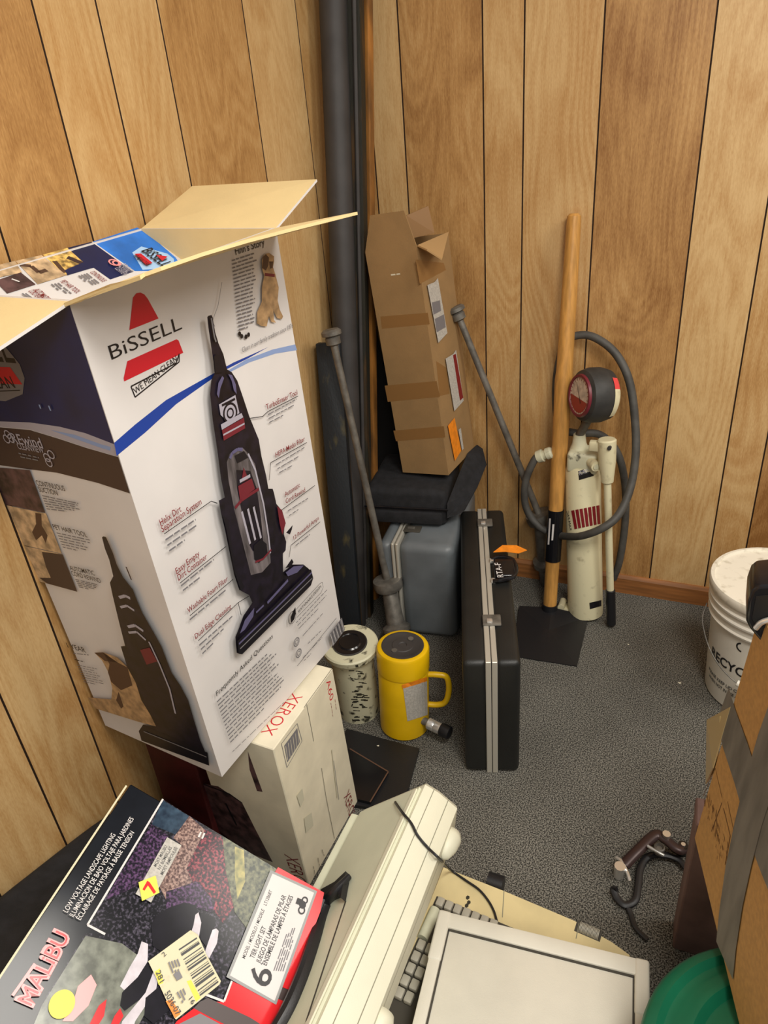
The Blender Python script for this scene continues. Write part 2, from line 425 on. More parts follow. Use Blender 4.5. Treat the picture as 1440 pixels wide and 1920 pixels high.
b.prism([(XL, YB-.004, 0), (XL, YB-.016, 0), (XL, YB-.016, z1-.012), (XL, YB-.009, z1), (XL, YB-.004, z1)], (3.6, 0, 0), BASE)
struct(link('baseboard_back', b, smooth=False))
b = B()
b.prism([(XL+.004, -1.4, 0), (XL+.016, -1.4, 0), (XL+.016, -1.4, z1-.012), (XL+.009, -1.4, z1), (XL+.004, -1.4, z1)], (0, YB+1.38, 0), BASE)
struct(link('baseboard_left', b, smooth=False))

# ================================================================== VACUUM CARTON
bx = Box((-1.065, .767, .464), (2.561, .26, -5.72), (.321, .449, .914))
root = thing('vacuum_carton', 'tall open white and navy carton with a printed upright vacuum cleaner', 'box', bx.W(.5, .5, 0))
b = B(); w, d, h = bx.d; t = .005
b.box(bx.M, (w-t, 0, 0), (w, d, h), WHITE)          # printed front
b.box(bx.M, (0, 0, 0), (w-t, t, h), WHITE)
b.box(bx.M, (0, t, 0), (t, d, h), WHITE)
b.box(bx.M, (t, d-t, 0), (w-t, d, h), WHITE)
b.box(bx.M, (t, t, 0), (w-t, d-t, t), WHITE)
i_ = .0006                                          # raw card lining inside
b.poly([bx.M @ V(p) for p in ((w-t-i_, t, t), (w-t-i_, d-t, t), (w-t-i_, d-t, h), (w-t-i_, t, h))], KRAFT_IN)
b.poly([bx.M @ V(p) for p in ((t, d-t-i_, t), (w-t, d-t-i_, t), (w-t, d-t-i_, h), (t, d-t-i_, h))], KRAFT_IN)
b.poly([bx.M @ V(p) for p in ((t, t+i_, t), (w-t, t+i_, t), (w-t, t+i_, h), (t, t+i_, h))], KRAFT_IN)
A = Art(b, bx.W(1, 0, 0), bx.Y, bx.Z)
A.view(2.057, 0, 320)
A.poly([(440, 1050), (520, 980), (640, 885), (800, 795), (900, 740), (980, 705), (1035, 680), (960, 722), (870, 768), (800, 815), (680, 900), (560, 1010), (450, 1100)], BLUE)
A.poly([(860, 782), (950, 728), (1050, 690), (1138, 670), (1145, 692), (1060, 706), (960, 740), (885, 778)], LBLUE)
A.poly([(512, 490), (525, 473), (541, 470), (556, 477), (570, 495), (611, 570), (498, 615)], RED)
A.poly([(490, 735), (680, 650), (688, 655), (706, 702), (478, 813), (476, 800)], RED)
A.text('BiSSELL', (430, 730), (702, 610), BLK, top=(412, 676), bold=-.004)
A.line([(504, 832), (678, 742), (690, 706), (690, 737), (520, 873), (504, 832)], .002, BLK)
A.text('WE MEAN CLEAN', (521, 863), (684, 733), BLK, top=(514, 838), bold=0.0, italic=.0)
A.text("Finn's Story", (908, 325), (1020, 287), BLK, h=.011, bold=.008)
A.block((893, 350), (990, 318), (915, 615), (975, 598), 20, GRYINK, .0022)
for c in ((918, 628), (926, 638), (942, 640), (952, 632)): A.disc(c, .004, BLK, 8)
A.poly([(1003, 345), (1012, 325), (1030, 317), (1050, 330), (1050, 350), (1046, 372), (1056, 402), (1068, 450), (1064, 500), (1072, 535), (1085, 562), (1080, 572), (1062, 568), (1048, 540), (1046, 520), (1050, 575), (1058, 586), (1040, 583), (1030, 560), (1022, 600), (1000, 598), (983, 588), (985, 545), (1003, 505), (1003, 450), (1012, 405), (1003, 375)], TAN)
A.poly([(1008, 332), (1018, 322), (1030, 335), (1028, 365), (1018, 385), (1003, 375)], TAND)
A.poly([(1030, 350), (1046, 350), (1044, 375), (1034, 378)], TAND)
A.line([(1014, 400), (1052, 404)], .005, MAROON)
A.text('Clean in our family tradition since 1876', (926, 700), (1122, 604), GRYINK, h=.008, italic=.2)
A.text('TurboEraser Tool', (1020, 921), (1140, 862), DRED, h=.010, bold=.004)
A.line([(937, 957), (1005, 947), (1025, 928), (1142, 868)], .0014, BLK)
A.block((1025, 942), (1137, 882), (1030, 972), (1120, 925), 3, GRYINK)
A.text('HEPA Media Filter', (1055, 1105), (1168, 1040), DRED, h=.010, bold=.004)
A.line([(1030, 1192), (1035, 1125), (1175, 1047)], .0014, BLK)
A.block((1055, 1135), (1170, 1065), (1068, 1165), (1150, 1120), 3, GRYINK)
A.line([(845, 430), (830, 520), (808, 580), (818, 600)], .001, GRYINK)
A.view(2.057, 0, 850)
A.text('Automatic', (1090, 166), (1148, 127), DRED, h=.010, bold=.004)
A.text('Cord Rewind', (1093, 192), (1168, 146), DRED, h=.010, bold=.004)
A.line([(1065, 225), (1092, 205), (1205, 122)], .0014, BLK)
A.block((1100, 222), (1180, 172), (1105, 240), (1165, 200), 2, GRYINK)
A.text('12 Powerful Amps', (1123, 332), (1220, 252), DRED, h=.009, bold=.004)
A.line([(1105, 398), (1112, 352), (1225, 262)], .0014, BLK)
A.greek((1130, 355), (1185, 312), GRYINK)
A.text('Helix Dirt', (607, 277), (688, 220), DRED, h=.0115, bold=.004)
A.text('Separation System', (613, 302), (766, 192), DRED, h=.0115, bold=.004)
A.line([(620, 308), (802, 182), (826, 190)], .0014, BLK)
A.block((626, 334), (768, 238), (640, 376), (740, 306), 3, GRYINK, .003)
A.text('Easy Empty', (668, 463), (758, 390), DRED, h=.0115, bold=.004)
A.text('Dirt Container', (675, 488), (786, 402), DRED, h=.0115, bold=.004)
A.line([(680, 497), (858, 356)], .0014, BLK)
A.block((685, 510), (825, 398), (692, 528), (800, 445), 2, GRYINK, .003)
A.text('Washable Foam Filter', (712, 613), (866, 486), DRED, h=.0105, bold=.004)
A.line([(718, 622), (885, 482)], .0014, BLK)
A.greek((718, 640), (858, 525), GRYINK, .003)
A.text('Dual Edge Cleaning', (740, 712), (878, 592), DRED, h=.0105, bold=.004)
A.line([(750, 718), (904, 572), (945, 547)], .0014, BLK)
A.line([(904, 572), (916, 620)], .0014, BLK)
A.block((754, 738), (895, 615), (766, 770), (838, 700), 3, GRYINK, .003)
A.text('Frequently Asked Questions', (820, 932), (1038, 706), BLK, h=.0105, bold=.004, italic=.15)
A.block((822, 956), (1052, 738), (872, 1110), (1088, 892), 13, GRYINK, .003)
A.greek((880, 1145), (1080, 955), GRYINK, .0016)
A.line([(1130, 815), (1282, 630)], .0012, BLK)
A.ring((1110, 628), .014, .0012, BLK)
A.poly([(1106, 650), (1104, 628), (1112, 605), (1122, 588), (1124, 612), (1118, 634)], BLK)
A.line([(1122, 600), (1215, 500), (1226, 492), (1230, 512), (1222, 532), (1128, 628)], .001, BLK)
A.text('SUSTAINABLE DESIGN', (1134, 612), (1222, 512), BLK, h=.007, bold=.006)
A.block((1125, 650), (1255, 512), (1135, 672), (1260, 545), 3, GRYINK)
A.block((1150, 700), (1240, 600), (1170, 730), (1262, 640), 2, GRYINK)
A.block((1150, 785), (1240, 690), (1155, 795), (1200, 750), 2, GRYINK)
for c in ((1125, 722), (1133, 765)): A.ring(c, .011, .003, GRYINK, 10); A.ring(c, .006, .002, GRYINK, 8)
A.poly([(1253, 692), (1300, 628), (1312, 676), (1266, 738)], GRYINK)
for i in range(9):
    f = i/9; A.line([(1256+44*f, 692-62*f), (1268+44*f, 732-60*f)], .0012, BLK if i % 2 else WHITE)
A.view(2.824, 360, 560)
A.poly([(44, 95), (50, 88), (66, 84), (73, 95), (78, 130), (88, 180), (105, 235), (130, 290), (150, 370), (175, 385), (205, 430), (240, 530), (270, 620), (320, 740), (335, 830), (360, 930), (372, 1000), (395, 1000), (402, 1022), (415, 1080), (440, 1110), (460, 1180), (455, 1240), (468, 1280), (465, 1325), (450, 1342), (452, 1440), (500, 1400), (560, 1400), (600, 1432), (603, 1480), (590, 1510), (225, 1872), (205, 1865), (198, 1780), (215, 1740), (240, 1670), (288, 1600), (270, 1560), (218, 1533), (190, 1450), (140, 1210), (120, 1130), (108, 1062), (140, 1045), (120, 950), (100, 800), (75, 640), (60, 500), (66, 430), (84, 390), (78, 330), (65, 250), (50, 150)], VAC)
A.poly([(150, 860), (165, 815), (195, 788), (235, 785), (270, 820), (300, 870), (330, 1000), (350, 1150), (380, 1300), (385, 1390), (340, 1440), (280, 1455), (240, 1300), (190, 1110), (160, 960)], VACG)
A.poly([(275, 905), (310, 1000), (332, 1150), (345, 1280), (290, 1330), (268, 1290), (230, 1120), (205, 1000), (200, 900)], VAC)
for x0, y0, x1, y1 in ((230, 1120, 275, 1290), (262, 1105, 302, 1270), (292, 1095, 332, 1260)): A.line([(x0, y0), (x1, y1)], .005, SILV)
A.line([(262, 815), (300, 900), (345, 1080), (372, 1250), (382, 1340)], .004, SILV)
A.line([(165, 840), (178, 810), (205, 792), (232, 792)], .006, LAV)
A.poly([(190, 825), (240, 800), (262, 835), (205, 865)], VAC2)
A.poly([(238, 885), (262, 950), (225, 965)], MAROON)
A.poly([(208, 985), (280, 945), (298, 1000), (218, 1060)], MAROON)
A.line([(216, 960), (272, 930)], .006, SILV)
A.line([(192, 1100), (225, 1060), (270, 1030), (318, 1000)], .006, MAROON)
A.poly([(290, 1300), (330, 1265), (360, 1290), (365, 1340), (320, 1390), (295, 1370)], VAC2)
A.line([(300, 1385), (340, 1370), (385, 1320)], .004, MAROON)
A.poly([(103, 555), (190, 505), (212, 600), (150, 645), (112, 610)], SILV)
A.ring((163, 600), .018, .004, VAC2); A.ring((163, 600), .009, .003, VAC2)
A.line([(118, 560), (188, 525)], .004, VAC2)
A.poly([(112, 660), (222, 600), (232, 622), (118, 688)], SILV)
A.poly([(118, 690), (235, 624), (242, 680), (128, 745)], MAROON)
A.line([(125, 715), (238, 655)], .003, SILV)
A.poly([(90, 500), (98, 440), (118, 405), (128, 415), (108, 470), (100, 520)], LAV)
A.poly([(150, 395), (170, 400), (190, 450), (195, 500), (180, 480), (168, 430)], LAV)
A.poly([(80, 390), (72, 300), (95, 290), (125, 360), (120, 385)], VAC2)
A.line([(58, 100), (75, 200), (84, 225)], .003, GRYINK)
A.poly([(118, 1130), (148, 1160), (195, 1440), (240, 1515), (218, 1533), (190, 1450), (140, 1210)], VAC2)
A.poly([(412, 1090), (438, 1112), (458, 1180), (440, 1240), (425, 1180)], MAROON)
A.poly([(460, 1230), (495, 1190), (490, 1215), (480, 1240)], VAC2)
A.poly([(455, 1418), (490, 1368), (500, 1385), (485, 1410)], VAC2)
A.poly([(458, 1440), (500, 1408), (555, 1402), (520, 1440), (470, 1460)], LAV)
A.poly([(214, 1760), (240, 1690), (290, 1625), (285, 1670), (240, 1740)], LAV)
A.line([(360, 1600), (470, 1480)], .006, LAV); A.line([(300, 1650), (340, 1612)], .004, LAV)
A.poly([(200, 1800), (592, 1422), (604, 1470), (592, 1508), (225, 1870), (206, 1864)], VAC2)
A.line([(208, 1815), (400, 1632), (596, 1440)], .004, LAV)
A.line([(214, 1840), (410, 1650), (598, 1470)], .0025, GRYINK)
# near side
A = Art(b, bx.W(0, 0, 0), bx.X, bx.Z)
def corner_px(f):  # photo position of a box corner, used to close prints that run to the edge
    p = RW.transposed() @ (bx.W(*f)-EYE); return (CX+F*p.x/p.z, CY+F*p.y/p.z)
TL, TR = corner_px((0, 0, 1)), corner_px((.995, 0, 1)); BL, BR = corner_px((0, 0, 0)), corner_px((.995, 0, 0))
def onR(y): t = (y-TR[1])/(BR[1]-TR[1]); return (TR[0]+(BR[0]-TR[0])*t, y)
def onL(y): t = (y-TL[1])/(BL[1]-TL[1]); return (TL[0]+(BL[0]-TL[0])*t, y)
A.poly([TL, TR, onR(833), (160, 812), (112, 800), (56, 792), (0, 790), onL(790)], NAVY)
A.poly([onL(790), (0, 790), (56, 792), (112, 800), (160, 812), onR(833), onR(856), (160, 838), (112, 822), (56, 805), (0, 800), onL(800)], SILV)
A.poly([(95, 806), (140, 815), (190, 833), (208, 838), (207, 845), (185, 838), (140, 822)], LBLUE)
A.poly([onL(801), (0, 801), (56, 806), (112, 823), (160, 839), onR(857), onR(925), (183, 905), (107, 886), (58, 880), (0, 872), onL(870)], BROWNBLK)
A.view(5.333, 0, 540)
A.poly([(-420, 620), (60, 590), (200, 760), (250, 900), (230, 1060), (60, 1130), (-380, 1100)], GRYINK)
A.text('BiSSELL', (-560, 680), (168, 752), BLK, h=.06, bold=.0)
A.poly([(-600, 770), (105, 790), (228, 962), (-620, 935)], RED)
A.text('WE MEAN CLEAN', (-560, 1030), (160, 995), BLK, h=.018, bold=.008)
A.line([(-560, 1055), (205, 1020)], .0015, BLK)
A.text('REwind', (142, 1545), (440, 1600), SILV, h=.018, bold=.008)
A.text('CLEANVIEW', (192, 1605), (452, 1650), SILV, h=.011, bold=.006)
A.greek((195, 1655), (400, 1700), GRYINK); A.greek((215, 1690), (390, 1725), GRYINK)
for c in ((85, 1460), (120, 1500), (75, 1505), (480, 1690), (520, 1660), (500, 1740)): A.ring(c, .008, .002, SILV, 10)
A.line([(405, 1160), (420, 1200)], .003, LBLUE); A.line([(500, 1170), (520, 1220)], .003, LBLUE)
A.view(3.273, 0, 880)
A.poly([(-60, -20), (190, 0), (285, 262), (45, 212), (20, 150)], PHOTOD)
A.poly([(48, 216), (290, 266), (386, 512), (152, 460)], BEIGEP)
A.poly([(225, 262), (262, 268), (265, 340), (300, 400), (290, 450), (265, 400), (230, 430), (205, 380), (230, 330)], TAND)
A.poly([(158, 464), (392, 516), (482, 745), (248, 682)], BEIGEP)
A.poly([(265, 500), (392, 516), (482, 745), (300, 695), (250, 660), (320, 660), (290, 590)], BROWNBLK)
A.text('CONTINUOUS', (238, 92), (412, 128), BLK, h=.010, bold=.006); A.text('SUCTION', (252, 130), (368, 155), BLK, h=.010, bold=.006)
A.block((270, 158), (520, 212), (300, 238), (500, 262), 6, GRYINK)
A.text('PET HAIR TOOL', (343, 358), (550, 410), BLK, h=.010, bold=.006)
A.block((362, 385), (570, 430), (400, 470), (550, 505), 6, GRYINK)
A.text('AUTOMATIC', (447, 608), (598, 642), BLK, h=.010, bold=.006); A.text('CORD REWIND', (458, 640), (636, 688), BLK, h=.010, bold=.006)
A.block((478, 668), (632, 705), (500, 712), (600, 735), 5, GRYINK)
A.text('1 YEAR', (432, 1082), (545, 1115), BLK, h=.013, bold=.008)
A.greek((468, 1120), (560, 1130), GRYINK); A.greek((475, 1158), (535, 1172), BLK)
A.block((488, 1190), (615, 1215), (530, 1290), (660, 1318), 8, GRYINK, .0016)
A.poly([(597, 1110), (650, 1108), (740, 1140), (800, 1200), (850, 1290), (940, 1480), (975, 1562), (860, 1532), (600, 1452), (556, 1385), (700, 1397), (706, 1330), (682, 1230), (645, 1160)], TAN)
A.poly([(597, 1110), (650, 1108), (690, 1180), (680, 1230), (700, 1290), (760, 1340), (830, 1310), (800, 1200), (740, 1170), (660, 1160)], TAND)
A.poly([(745, 1350), (775, 1440), (760, 1452), (730, 1400)], TAND)
A.poly([(648, 402), (656, 396), (672, 400), (690, 440), (715, 500), (738, 570), (775, 645), (835, 720), (862, 790), (892, 862), (960, 980), (1010, 1070), (1040, 1150), (1072, 1232), (1125, 1310), (1172, 1400), (1210, 1530), (1245, 1645), (1285, 1740), (1300, 1800), (885, 1645), (868, 1590), (895, 1550), (975, 1562), (940, 1490), (885, 1400), (850, 1290), (800, 1200), (760, 1070), (787, 1068), (752, 930), (712, 760), (695, 680), (716, 640), (692, 540), (665, 470)], VAC)
A.poly([(870, 1590), (895, 1552), (1290, 1720), (1300, 1800), (885, 1648)], VAC2)
A.line([(752, 770), (790, 760), (820, 775)], .006, SILV); A.line([(760, 830), (800, 820), (845, 850)], .005, SILV)
A.line([(805, 950), (850, 940), (900, 975)], .006, SILV); A.line([(810, 985), (860, 980), (915, 1030)], .005, SILV)
A.line([(935, 1040), (1000, 1180), (1060, 1330), (1095, 1480)], .004, SILV)
A.poly([(880, 1090), (940, 1075), (985, 1160), (920, 1180)], MAROON)
A.line([(900, 1590), (1100, 1670), (1285, 1745)], .003, GRYINK)
A.line([(798, 580), (830, 660)], .003, BROWNBLK)
link('carton_body', b, root, smooth=False, rec=False)
# flaps
def flap(name, q, art=None, m=KRAFT_IN, m2=WHITE, th=.004):
    b = B(); b.panel(q, th, m, m2); 
    if art: art(b)
    return link(name, b, root, smooth=False, rec=False)
c00, c10, c11, c01 = bx.W(0, 0, 1), bx.W(1, 0, 1), bx.W(1, 1, 1), bx.W(0, 1, 1)
# far short flap, folded up and out
D_ = bx.hit(360, 349, 0, .0); C_ = bx.hit(594, 336, 0, 1.0)
flap('flap', [c01, c11, C_, D_])
# near short flap, folded out toward the room
N1 = bx.hit(-40, 676, 0, 1.0); dv = (N1-c10).normalized()*.15
flap('flap', [c10, c00, c00+dv, c10+dv])
# front long flap, folded out
Fr = bx.hit(670, 397, 1, 1.0); dv = (Fr-c11); dv2 = dv
e = bx.Z*.0
b = B()
rows = []
for px, py, f_ in ((150, 559, .28), (160, 553, .34), (205, 533, .62), (240, 525, .8), (262, 517, .9), (270, 511, .9), (301, 500, 1.0), (380, 473, 1.0), (462, 449, 1.0), (560, 424, 1.0)):
    best = None
    for k in range(240):
        t_ = -.02+1.04*k/239; e_ = bx.hit(px, py, 1, t_); o_ = e_-c10.lerp(c11, t_)
        if o_.dot(bx.X) < 0: continue
        err = abs(o_.length-f_*dv.length)
        if best is None or err < best[0]: best = (err, t_, e_)
    rows.append((best[1], best[2]))
rows.append((1.0, Fr)); rows.sort(key=lambda r_: r_[0])
up_ = bx.Z*.0045; L1 = [c10.lerp(c11, t_) for t_, e_ in rows]; L2 = [e_ for t_, e_ in rows]; n = len(rows)
vs = L1+L2+[p-up_ for p in L1]+[p-up_ for p in L2]
b.mesh(vs, [(k, k+1, n+k+1, n+k) for k in range(n-1)]+[(2*n+k, 3*n+k, 3*n+k+1, 2*n+k+1) for k in range(n-1)]+[(n+k, n+k+1, 3*n+k+1, 3*n+k) for k in range(n-1)]+[(k, 2*n+k, 2*n+k+1, k+1) for k in range(n-1)]+[(0, n, 3*n, 2*n), (n-1, 3*n-1, 4*n-1, 2*n-1)], KRAFT_IN)
link('flap', b, root, smooth=False)
# wall-side printed flap, folded into the opening
G = bx.hit(331, 476, 1, 1.0); dv = (G-c01)
dv = dv*( .30/ dv.length)
def art(b):
    A = Art(b, c01, bx.Y, dv.normalized()*-1)
    if A.n.z < 0: A.n = -A.n
    A.view(4.114, 0, 410)
    A.poly([(715, 178), (1058, 68), (1130, 105), (1355, 300), (1420, 400), (1040, 405)], SKY)
    A.poly([(1020, 262), (1090, 215), (1290, 270), (1340, 310), (1350, 380), (1100, 395)], PALEBLUE)
    A.poly([(520, 226), (706, 180), (1025, 412), (850, 470), (722, 380), (600, 410)], NAVY)
    A.line([(712, 180), (1032, 410)], .003, WHITE)
    A.poly([(330, 280), (520, 228), (650, 345), (515, 440), (440, 380)], GOLDP)
    A.line([(420, 330), (500, 420)], .008, TAND); A.line([(520, 300), (640, 350)], .01, BROWNBLK)
    A.poly([(500, 400), (640, 340), (720, 380), (520, 440)], NAVY)
    A.poly([(120, 330), (320, 285), (512, 440), (290, 510)], BEIGEP)
    A.line([(150, 360), (240, 370), (300, 420), (360, 400)], .008, TAND)
    A.poly([(-80, 380), (115, 330), (170, 420), (-60, 470)], BEIGEP)
    A.poly([(-40, 485), (160, 420), (275, 512), (55, 582)], PHOTOD)
    A.line([(90, 470), (150, 492)], .003, WHITE)
    A.text('AUTOMATIC', (255, 555), (350, 636), DRED, h=.011, bold=.006); A.text('CORD REWIND', (215, 565), (310, 640), DRED, h=.011, bold=.006)
    A.text('PET HAIR TOOL', (462, 492), (590, 582), DRED, h=.011, bold=.006)
    A.text('CONTINUOUS', (690, 420), (790, 495), DRED, h=.011, bold=.006)
    A.block((440, 505), (560, 600), (390, 515), (480, 590), 3, GRYINK, .003)
    A.block((660, 432), (760, 510), (600, 450), (690, 525), 4, GRYINK, .003)
    A.block((190, 590), (260, 640), (165, 590), (230, 640), 2, GRYINK, .003)
    A.text('REWIND', (905, 372), (975, 430), SILV, h=.018, bold=.008); A.text('CLEANVIEW', (880, 395), (950, 450), SILV, h=.012, bold=.006)
    A.ring((878, 350), .010, .003, PINK, 10); A.ring((898, 356), .008, .003, PINK, 10)
    A.text('BiSSELL', (1085, 262), (1255, 385), BLK, h=.028, bold=.01)
    A.poly([(1035, 285), (1085, 282), (1175, 355), (1125, 372)], RED); A.poly([(1200, 292), (1290, 305), (1250, 340)], RED)
    A.text('WE MEAN CLEAN', (1018, 302), (1130, 380), BLK, h=.012, bold=.008)
flap('flap', [c01, c00, c00+dv, c01+dv], art, m=WHITE, m2=KRAFT_IN)

# ================================================================== TONER BOX
bt = Box((-.896, .856, 0), (2.229, -.523, -2.726), (.215, .246, .46))
root = thing('toner_box', 'cream-white upright toner box with red lettering under the vacuum carton', 'box', bt.W(.5, .5, 0))
b = B(); b.box(bt.M, (0, 0, 0), tuple(bt.d), OFFW, .002, 1)
A = Art(b, bt.W(0, 0, 1), bt.X, bt.Y); A.view(2.88, 180, 1200)
A.text('XEROX', (1060, 285), (888, 500), RED, top=(1115, 312), bold=-.01)
A = Art(b, bt.W(1, 0, 0), bt.Y, bt.Z)
A.view(12, 570, 1240); A.text('A60', (500, 470), (590, 915), RED, top=(610, 500), bold=.0)
A.block((600, 940), (650, 1290), (690, 860), (740, 1240), 2, DRED, .0015)
A.line([(0, 1040), (45, 965), (650, 130)], .0015, GRIME); A.line([(55, 965), (140, 1400), (215, 1800)], .0012, GRIME)
A.view(2.88, 180, 1200)
A.line([(1000, 560), (1085, 450), (1112, 545), (1030, 688), (1000, 560)], .0015, GRYINK)
A.poly([(1015, 570), (1085, 475), (1100, 550), (1032, 660)], GRYINK)
for k in range(6): A.line([(1022+13*k, 572-17*k), (1034+12*k, 648-17*k)], .0012, OFFW)
A.line([(1215, 690), (1240, 850), (1285, 1070)], .0012, GRIME)
A.line([(1270, 590), (1300, 850)], .003, GSTAIN); A.line([(1280, 650), (1308, 860)], .0015, GRYINK)
A.poly([(1120, 960), (1160, 930), (1170, 1000), (1130, 1040)], GSTAIN); A.poly([(1080, 840), (1110, 800), (1120, 860), (1100, 900)], GSTAIN)
A.text('XEROX', (1335, 850), (1375, 990), DRED, top=(1368, 812), bold=-.01)
A.block((1170, 1220), (1180, 1290), (1215, 1130), (1235, 1190), 3, GRIME, .0012)
A = Art(b, bt.W(0, 0, 0), bt.X, bt.Z); A.view(2.88, 180, 1200)
A.poly([(550, 770), (660, 790), (790, 880), (860, 1020), (955, 1200), (800, 1140), (640, 1010), (570, 850)], PHOTOD)
A.poly([(820, 600), (900, 820), (870, 815), (830, 700)], PHOTOD)
A.line([(560, 770), (720, 830), (790, 880)], .004, BLK); A.line([(700, 880), (760, 1000)], .005, BLK)
A.view(12, 520, 1560); A.text('XEROX', (150, 480), (430, 1250), DRED, top=(470, 570), bold=-.01)
link('carton_body', b, root, smooth=False, rec=False)

bq = Box((-1.045, .83, 0), (0, 0, 4), (.125, .25, .452))
b = B(); RC = mat('dark_red_card', (74, 26, 26), .5, var=.15, vscale=20)
b.box(bq.M, (0, 0, 0), tuple(bq.d), RC, .003, 1)
A = Art(b, bq.W(1, 0, 0), bq.Y, bq.Z)
tag(link('red_box', b, loc=bq.W(.5, .5, 0), smooth=False), 'dark red carton between the left wall and the toner box, mostly in shade', 'box')

# ================================================================== LANDSCAPE LIGHT BOX
SC = .875
bm_ = Box((-.945*SC, .264*SC, H+(.317-H)*SC), (8.635, 33.143, 7.986), (.432*SC, .397*SC, .146*SC))
root = thing('light_set_box', 'flat black and red garden light set box tilted in the lower left corner', 'box', bm_.W(.5, .5, 0))
b = B(); b.box(bm_.M, (0, 0, 0), tuple(bm_.d), MALB, .0015, 1)
A = Art(b, bm_.W(0, 0, 1), bm_.X, bm_.Y)
A.view(2.057, 0, 1400)
A.line([(488, 150), (0, 888), (-150, 1115)], .003, CREAM)
A.poly([(628, 203), (722, 262), (1068, 472), (1045, 510), (875, 890), (895, 905), (862, 985), (700, 1060), (560, 1240), (60, 1240), (180, 960), (330, 720), (405, 722), (337, 688)], FOLD)
A.poly([(628, 207), (728, 268), (690, 345), (655, 330), (585, 300)], FOLT)
A.poly([(585, 300), (650, 345), (610, 430), (560, 520), (480, 560), (410, 590), (440, 530)], FOLI)
A.poly([(730, 268), (800, 330), (760, 480), (720, 560), (640, 590), (615, 540), (700, 380), (668, 352)], FOLP)
A.poly([(790, 320), (860, 350), (880, 480), (900, 620), (860, 680), (800, 600), (745, 530), (720, 470)], FOLR)
A.poly([(640, 560), (760, 520), (830, 600), (820, 640), (760, 625), (640, 625)], FOLI)
A.poly([(858, 345), (1068, 474), (1042, 500), (950, 700), (905, 640), (870, 480)], FOLG)
A.poly([(905, 385), (940, 400), (945, 520), (915, 590), (905, 500)], FOLY)
A.line([(628, 203), (337, 688), (405, 724)], .003, WHITE)
A.line([(765, 350), (775, 330)], .003, WHITE); A.line([(778, 356), (788, 334)], .003, WHITE)
A.poly([(330, 730), (470, 760), (590, 850), (600, 950), (520, 1100), (400, 1240), (60, 1240), (160, 1000)], FADE)
A.poly([(582, 690), (600, 655), (650, 622), (710, 602), (752, 612), (765, 650), (745, 700), (700, 745), (620, 790), (588, 770)], LAMPD)
A.poly([(770, 640), (830, 660), (820, 710), (800, 780), (770, 740)], LAMPD)
A.poly([(560, 830), (600, 800), (680, 830), (640, 900), (560, 960), (480, 1020), (470, 950)], LAMPD)
A.poly([(545, 752), (570, 762), (568, 830), (530, 890), (478, 940), (462, 925), (500, 850), (530, 800)], LAMPW)
A.poly([(745, 690), (752, 650), (764, 640), (775, 680), (765, 742), (735, 720)], LAMPW)
A.poly([(818, 708), (832, 702), (842, 712), (835, 760), (805, 818), (788, 795)], LAMPW)
A.poly([(590, 870), (612, 880), (600, 940), (520, 1060), (470, 1240), (420, 1240), (470, 1060), (560, 950)], LAMPW)
A.poly([(470, 950), (500, 1000), (480, 1020), (462, 1000)], LAMPD)
A.poly([(560, 970), (620, 920), (660, 1010), (590, 1070), (555, 1040)], LAMPD)
A.poly([(300, 925), (350, 880), (372, 920), (340, 1000), (280, 1060), (240, 1060), (280, 990)], PINK)
A.poly([(380, 1000), (410, 975), (400, 1040), (350, 1120), (320, 1120)], MALR)
A.poly([(440, 1040), (462, 1010), (475, 1040), (430, 1120), (405, 1120)], MALR)
A.poly([(890, 905), (1088, 990), (1062, 1060), (1010, 1200), (900, 1240), (560, 1240), (680, 1060), (780, 985), (866, 985)], MALR)
A.line([(892, 905), (862, 984), (785, 955)], .003, WHITE)
A.poly([(770, 985), (800, 970), (960, 1045), (1000, 1070), (940, 1110), (800, 1040), (745, 1010)], BROWNBLK)
A.poly([(690, 1070), (770, 1030), (900, 1100), (840, 1200), (690, 1160)], GRYINK)
A.poly([(1070, 467), (1247, 565), (1232, 640), (1115, 940), (1082, 928), (1205, 560), (1058, 486)], MALR)
A.poly([(1082, 930), (1115, 940), (1095, 985), (1070, 975)], BROWNBLK)
A.poly([(1068, 975), (1100, 985), (1050, 1110), (1000, 1180)], MALR)
A.poly([(1040, 478), (1220, 560), (1062, 997), (870, 890)], GREYL)
A.poly([(1048, 492), (1208, 566), (1056, 982), (884, 884)], WHITE)
A.view(5.333, 400, 1560)
A.text('MODEL / MODELO / MODELE    LT1206BT', (308, 1275), (582, 598), BLK, h=.0055, bold=.01)
A.text('TIER LIGHT SET', (398, 1275), (522, 965), BLK, h=.0078, bold=.01)
A.text('JUEGO DE LÁMPARAS DE PILAR', (460, 1325), (722, 650), BLK, h=.0078, bold=.01)
A.text('ENSEMBLE DE LAMPES À ÉTAGES', (522, 1345), (790, 655), BLK, h=.0078, bold=.01)
A.block((600, 1395), (745, 985), (690, 1400), (858, 880), 5, GRYINK, .0016)
A.text('6', (540, 1570), (590, 1400), BLK, top=(340, 1480), bold=.01)
A.poly([(812, 722), (832, 665), (880, 685), (872, 745)], BLK)
A.ring((905, 690), .0055, .0022, BLK, 14); A.ring((872, 790), .0062, .0022, BLK, 14); A.disc((882, 735), .006, BLK, 10)
A.view(2.057, 0, 1400)
A.text('LOW VOLTAGE LANDSCAPE LIGHTING', (258, 645), (444, 345), WHITE, h=.0075, bold=.006)
A.text('ILUMINACION DE BAJO VOLTAJE PARA JARDINES', (282, 662), (514, 283), WHITE, h=.0075, bold=.006)
A.text('ÉCLAIRAGE DE PAYSAGE À BASSE TENSION', (308, 674), (516, 337), WHITE, h=.0075, bold=.006)
A.view(3.273, 0, 1640)
A.text('MALiBU', (193, 822), (432, 378), PINK, top=(92, 768), bold=.05)
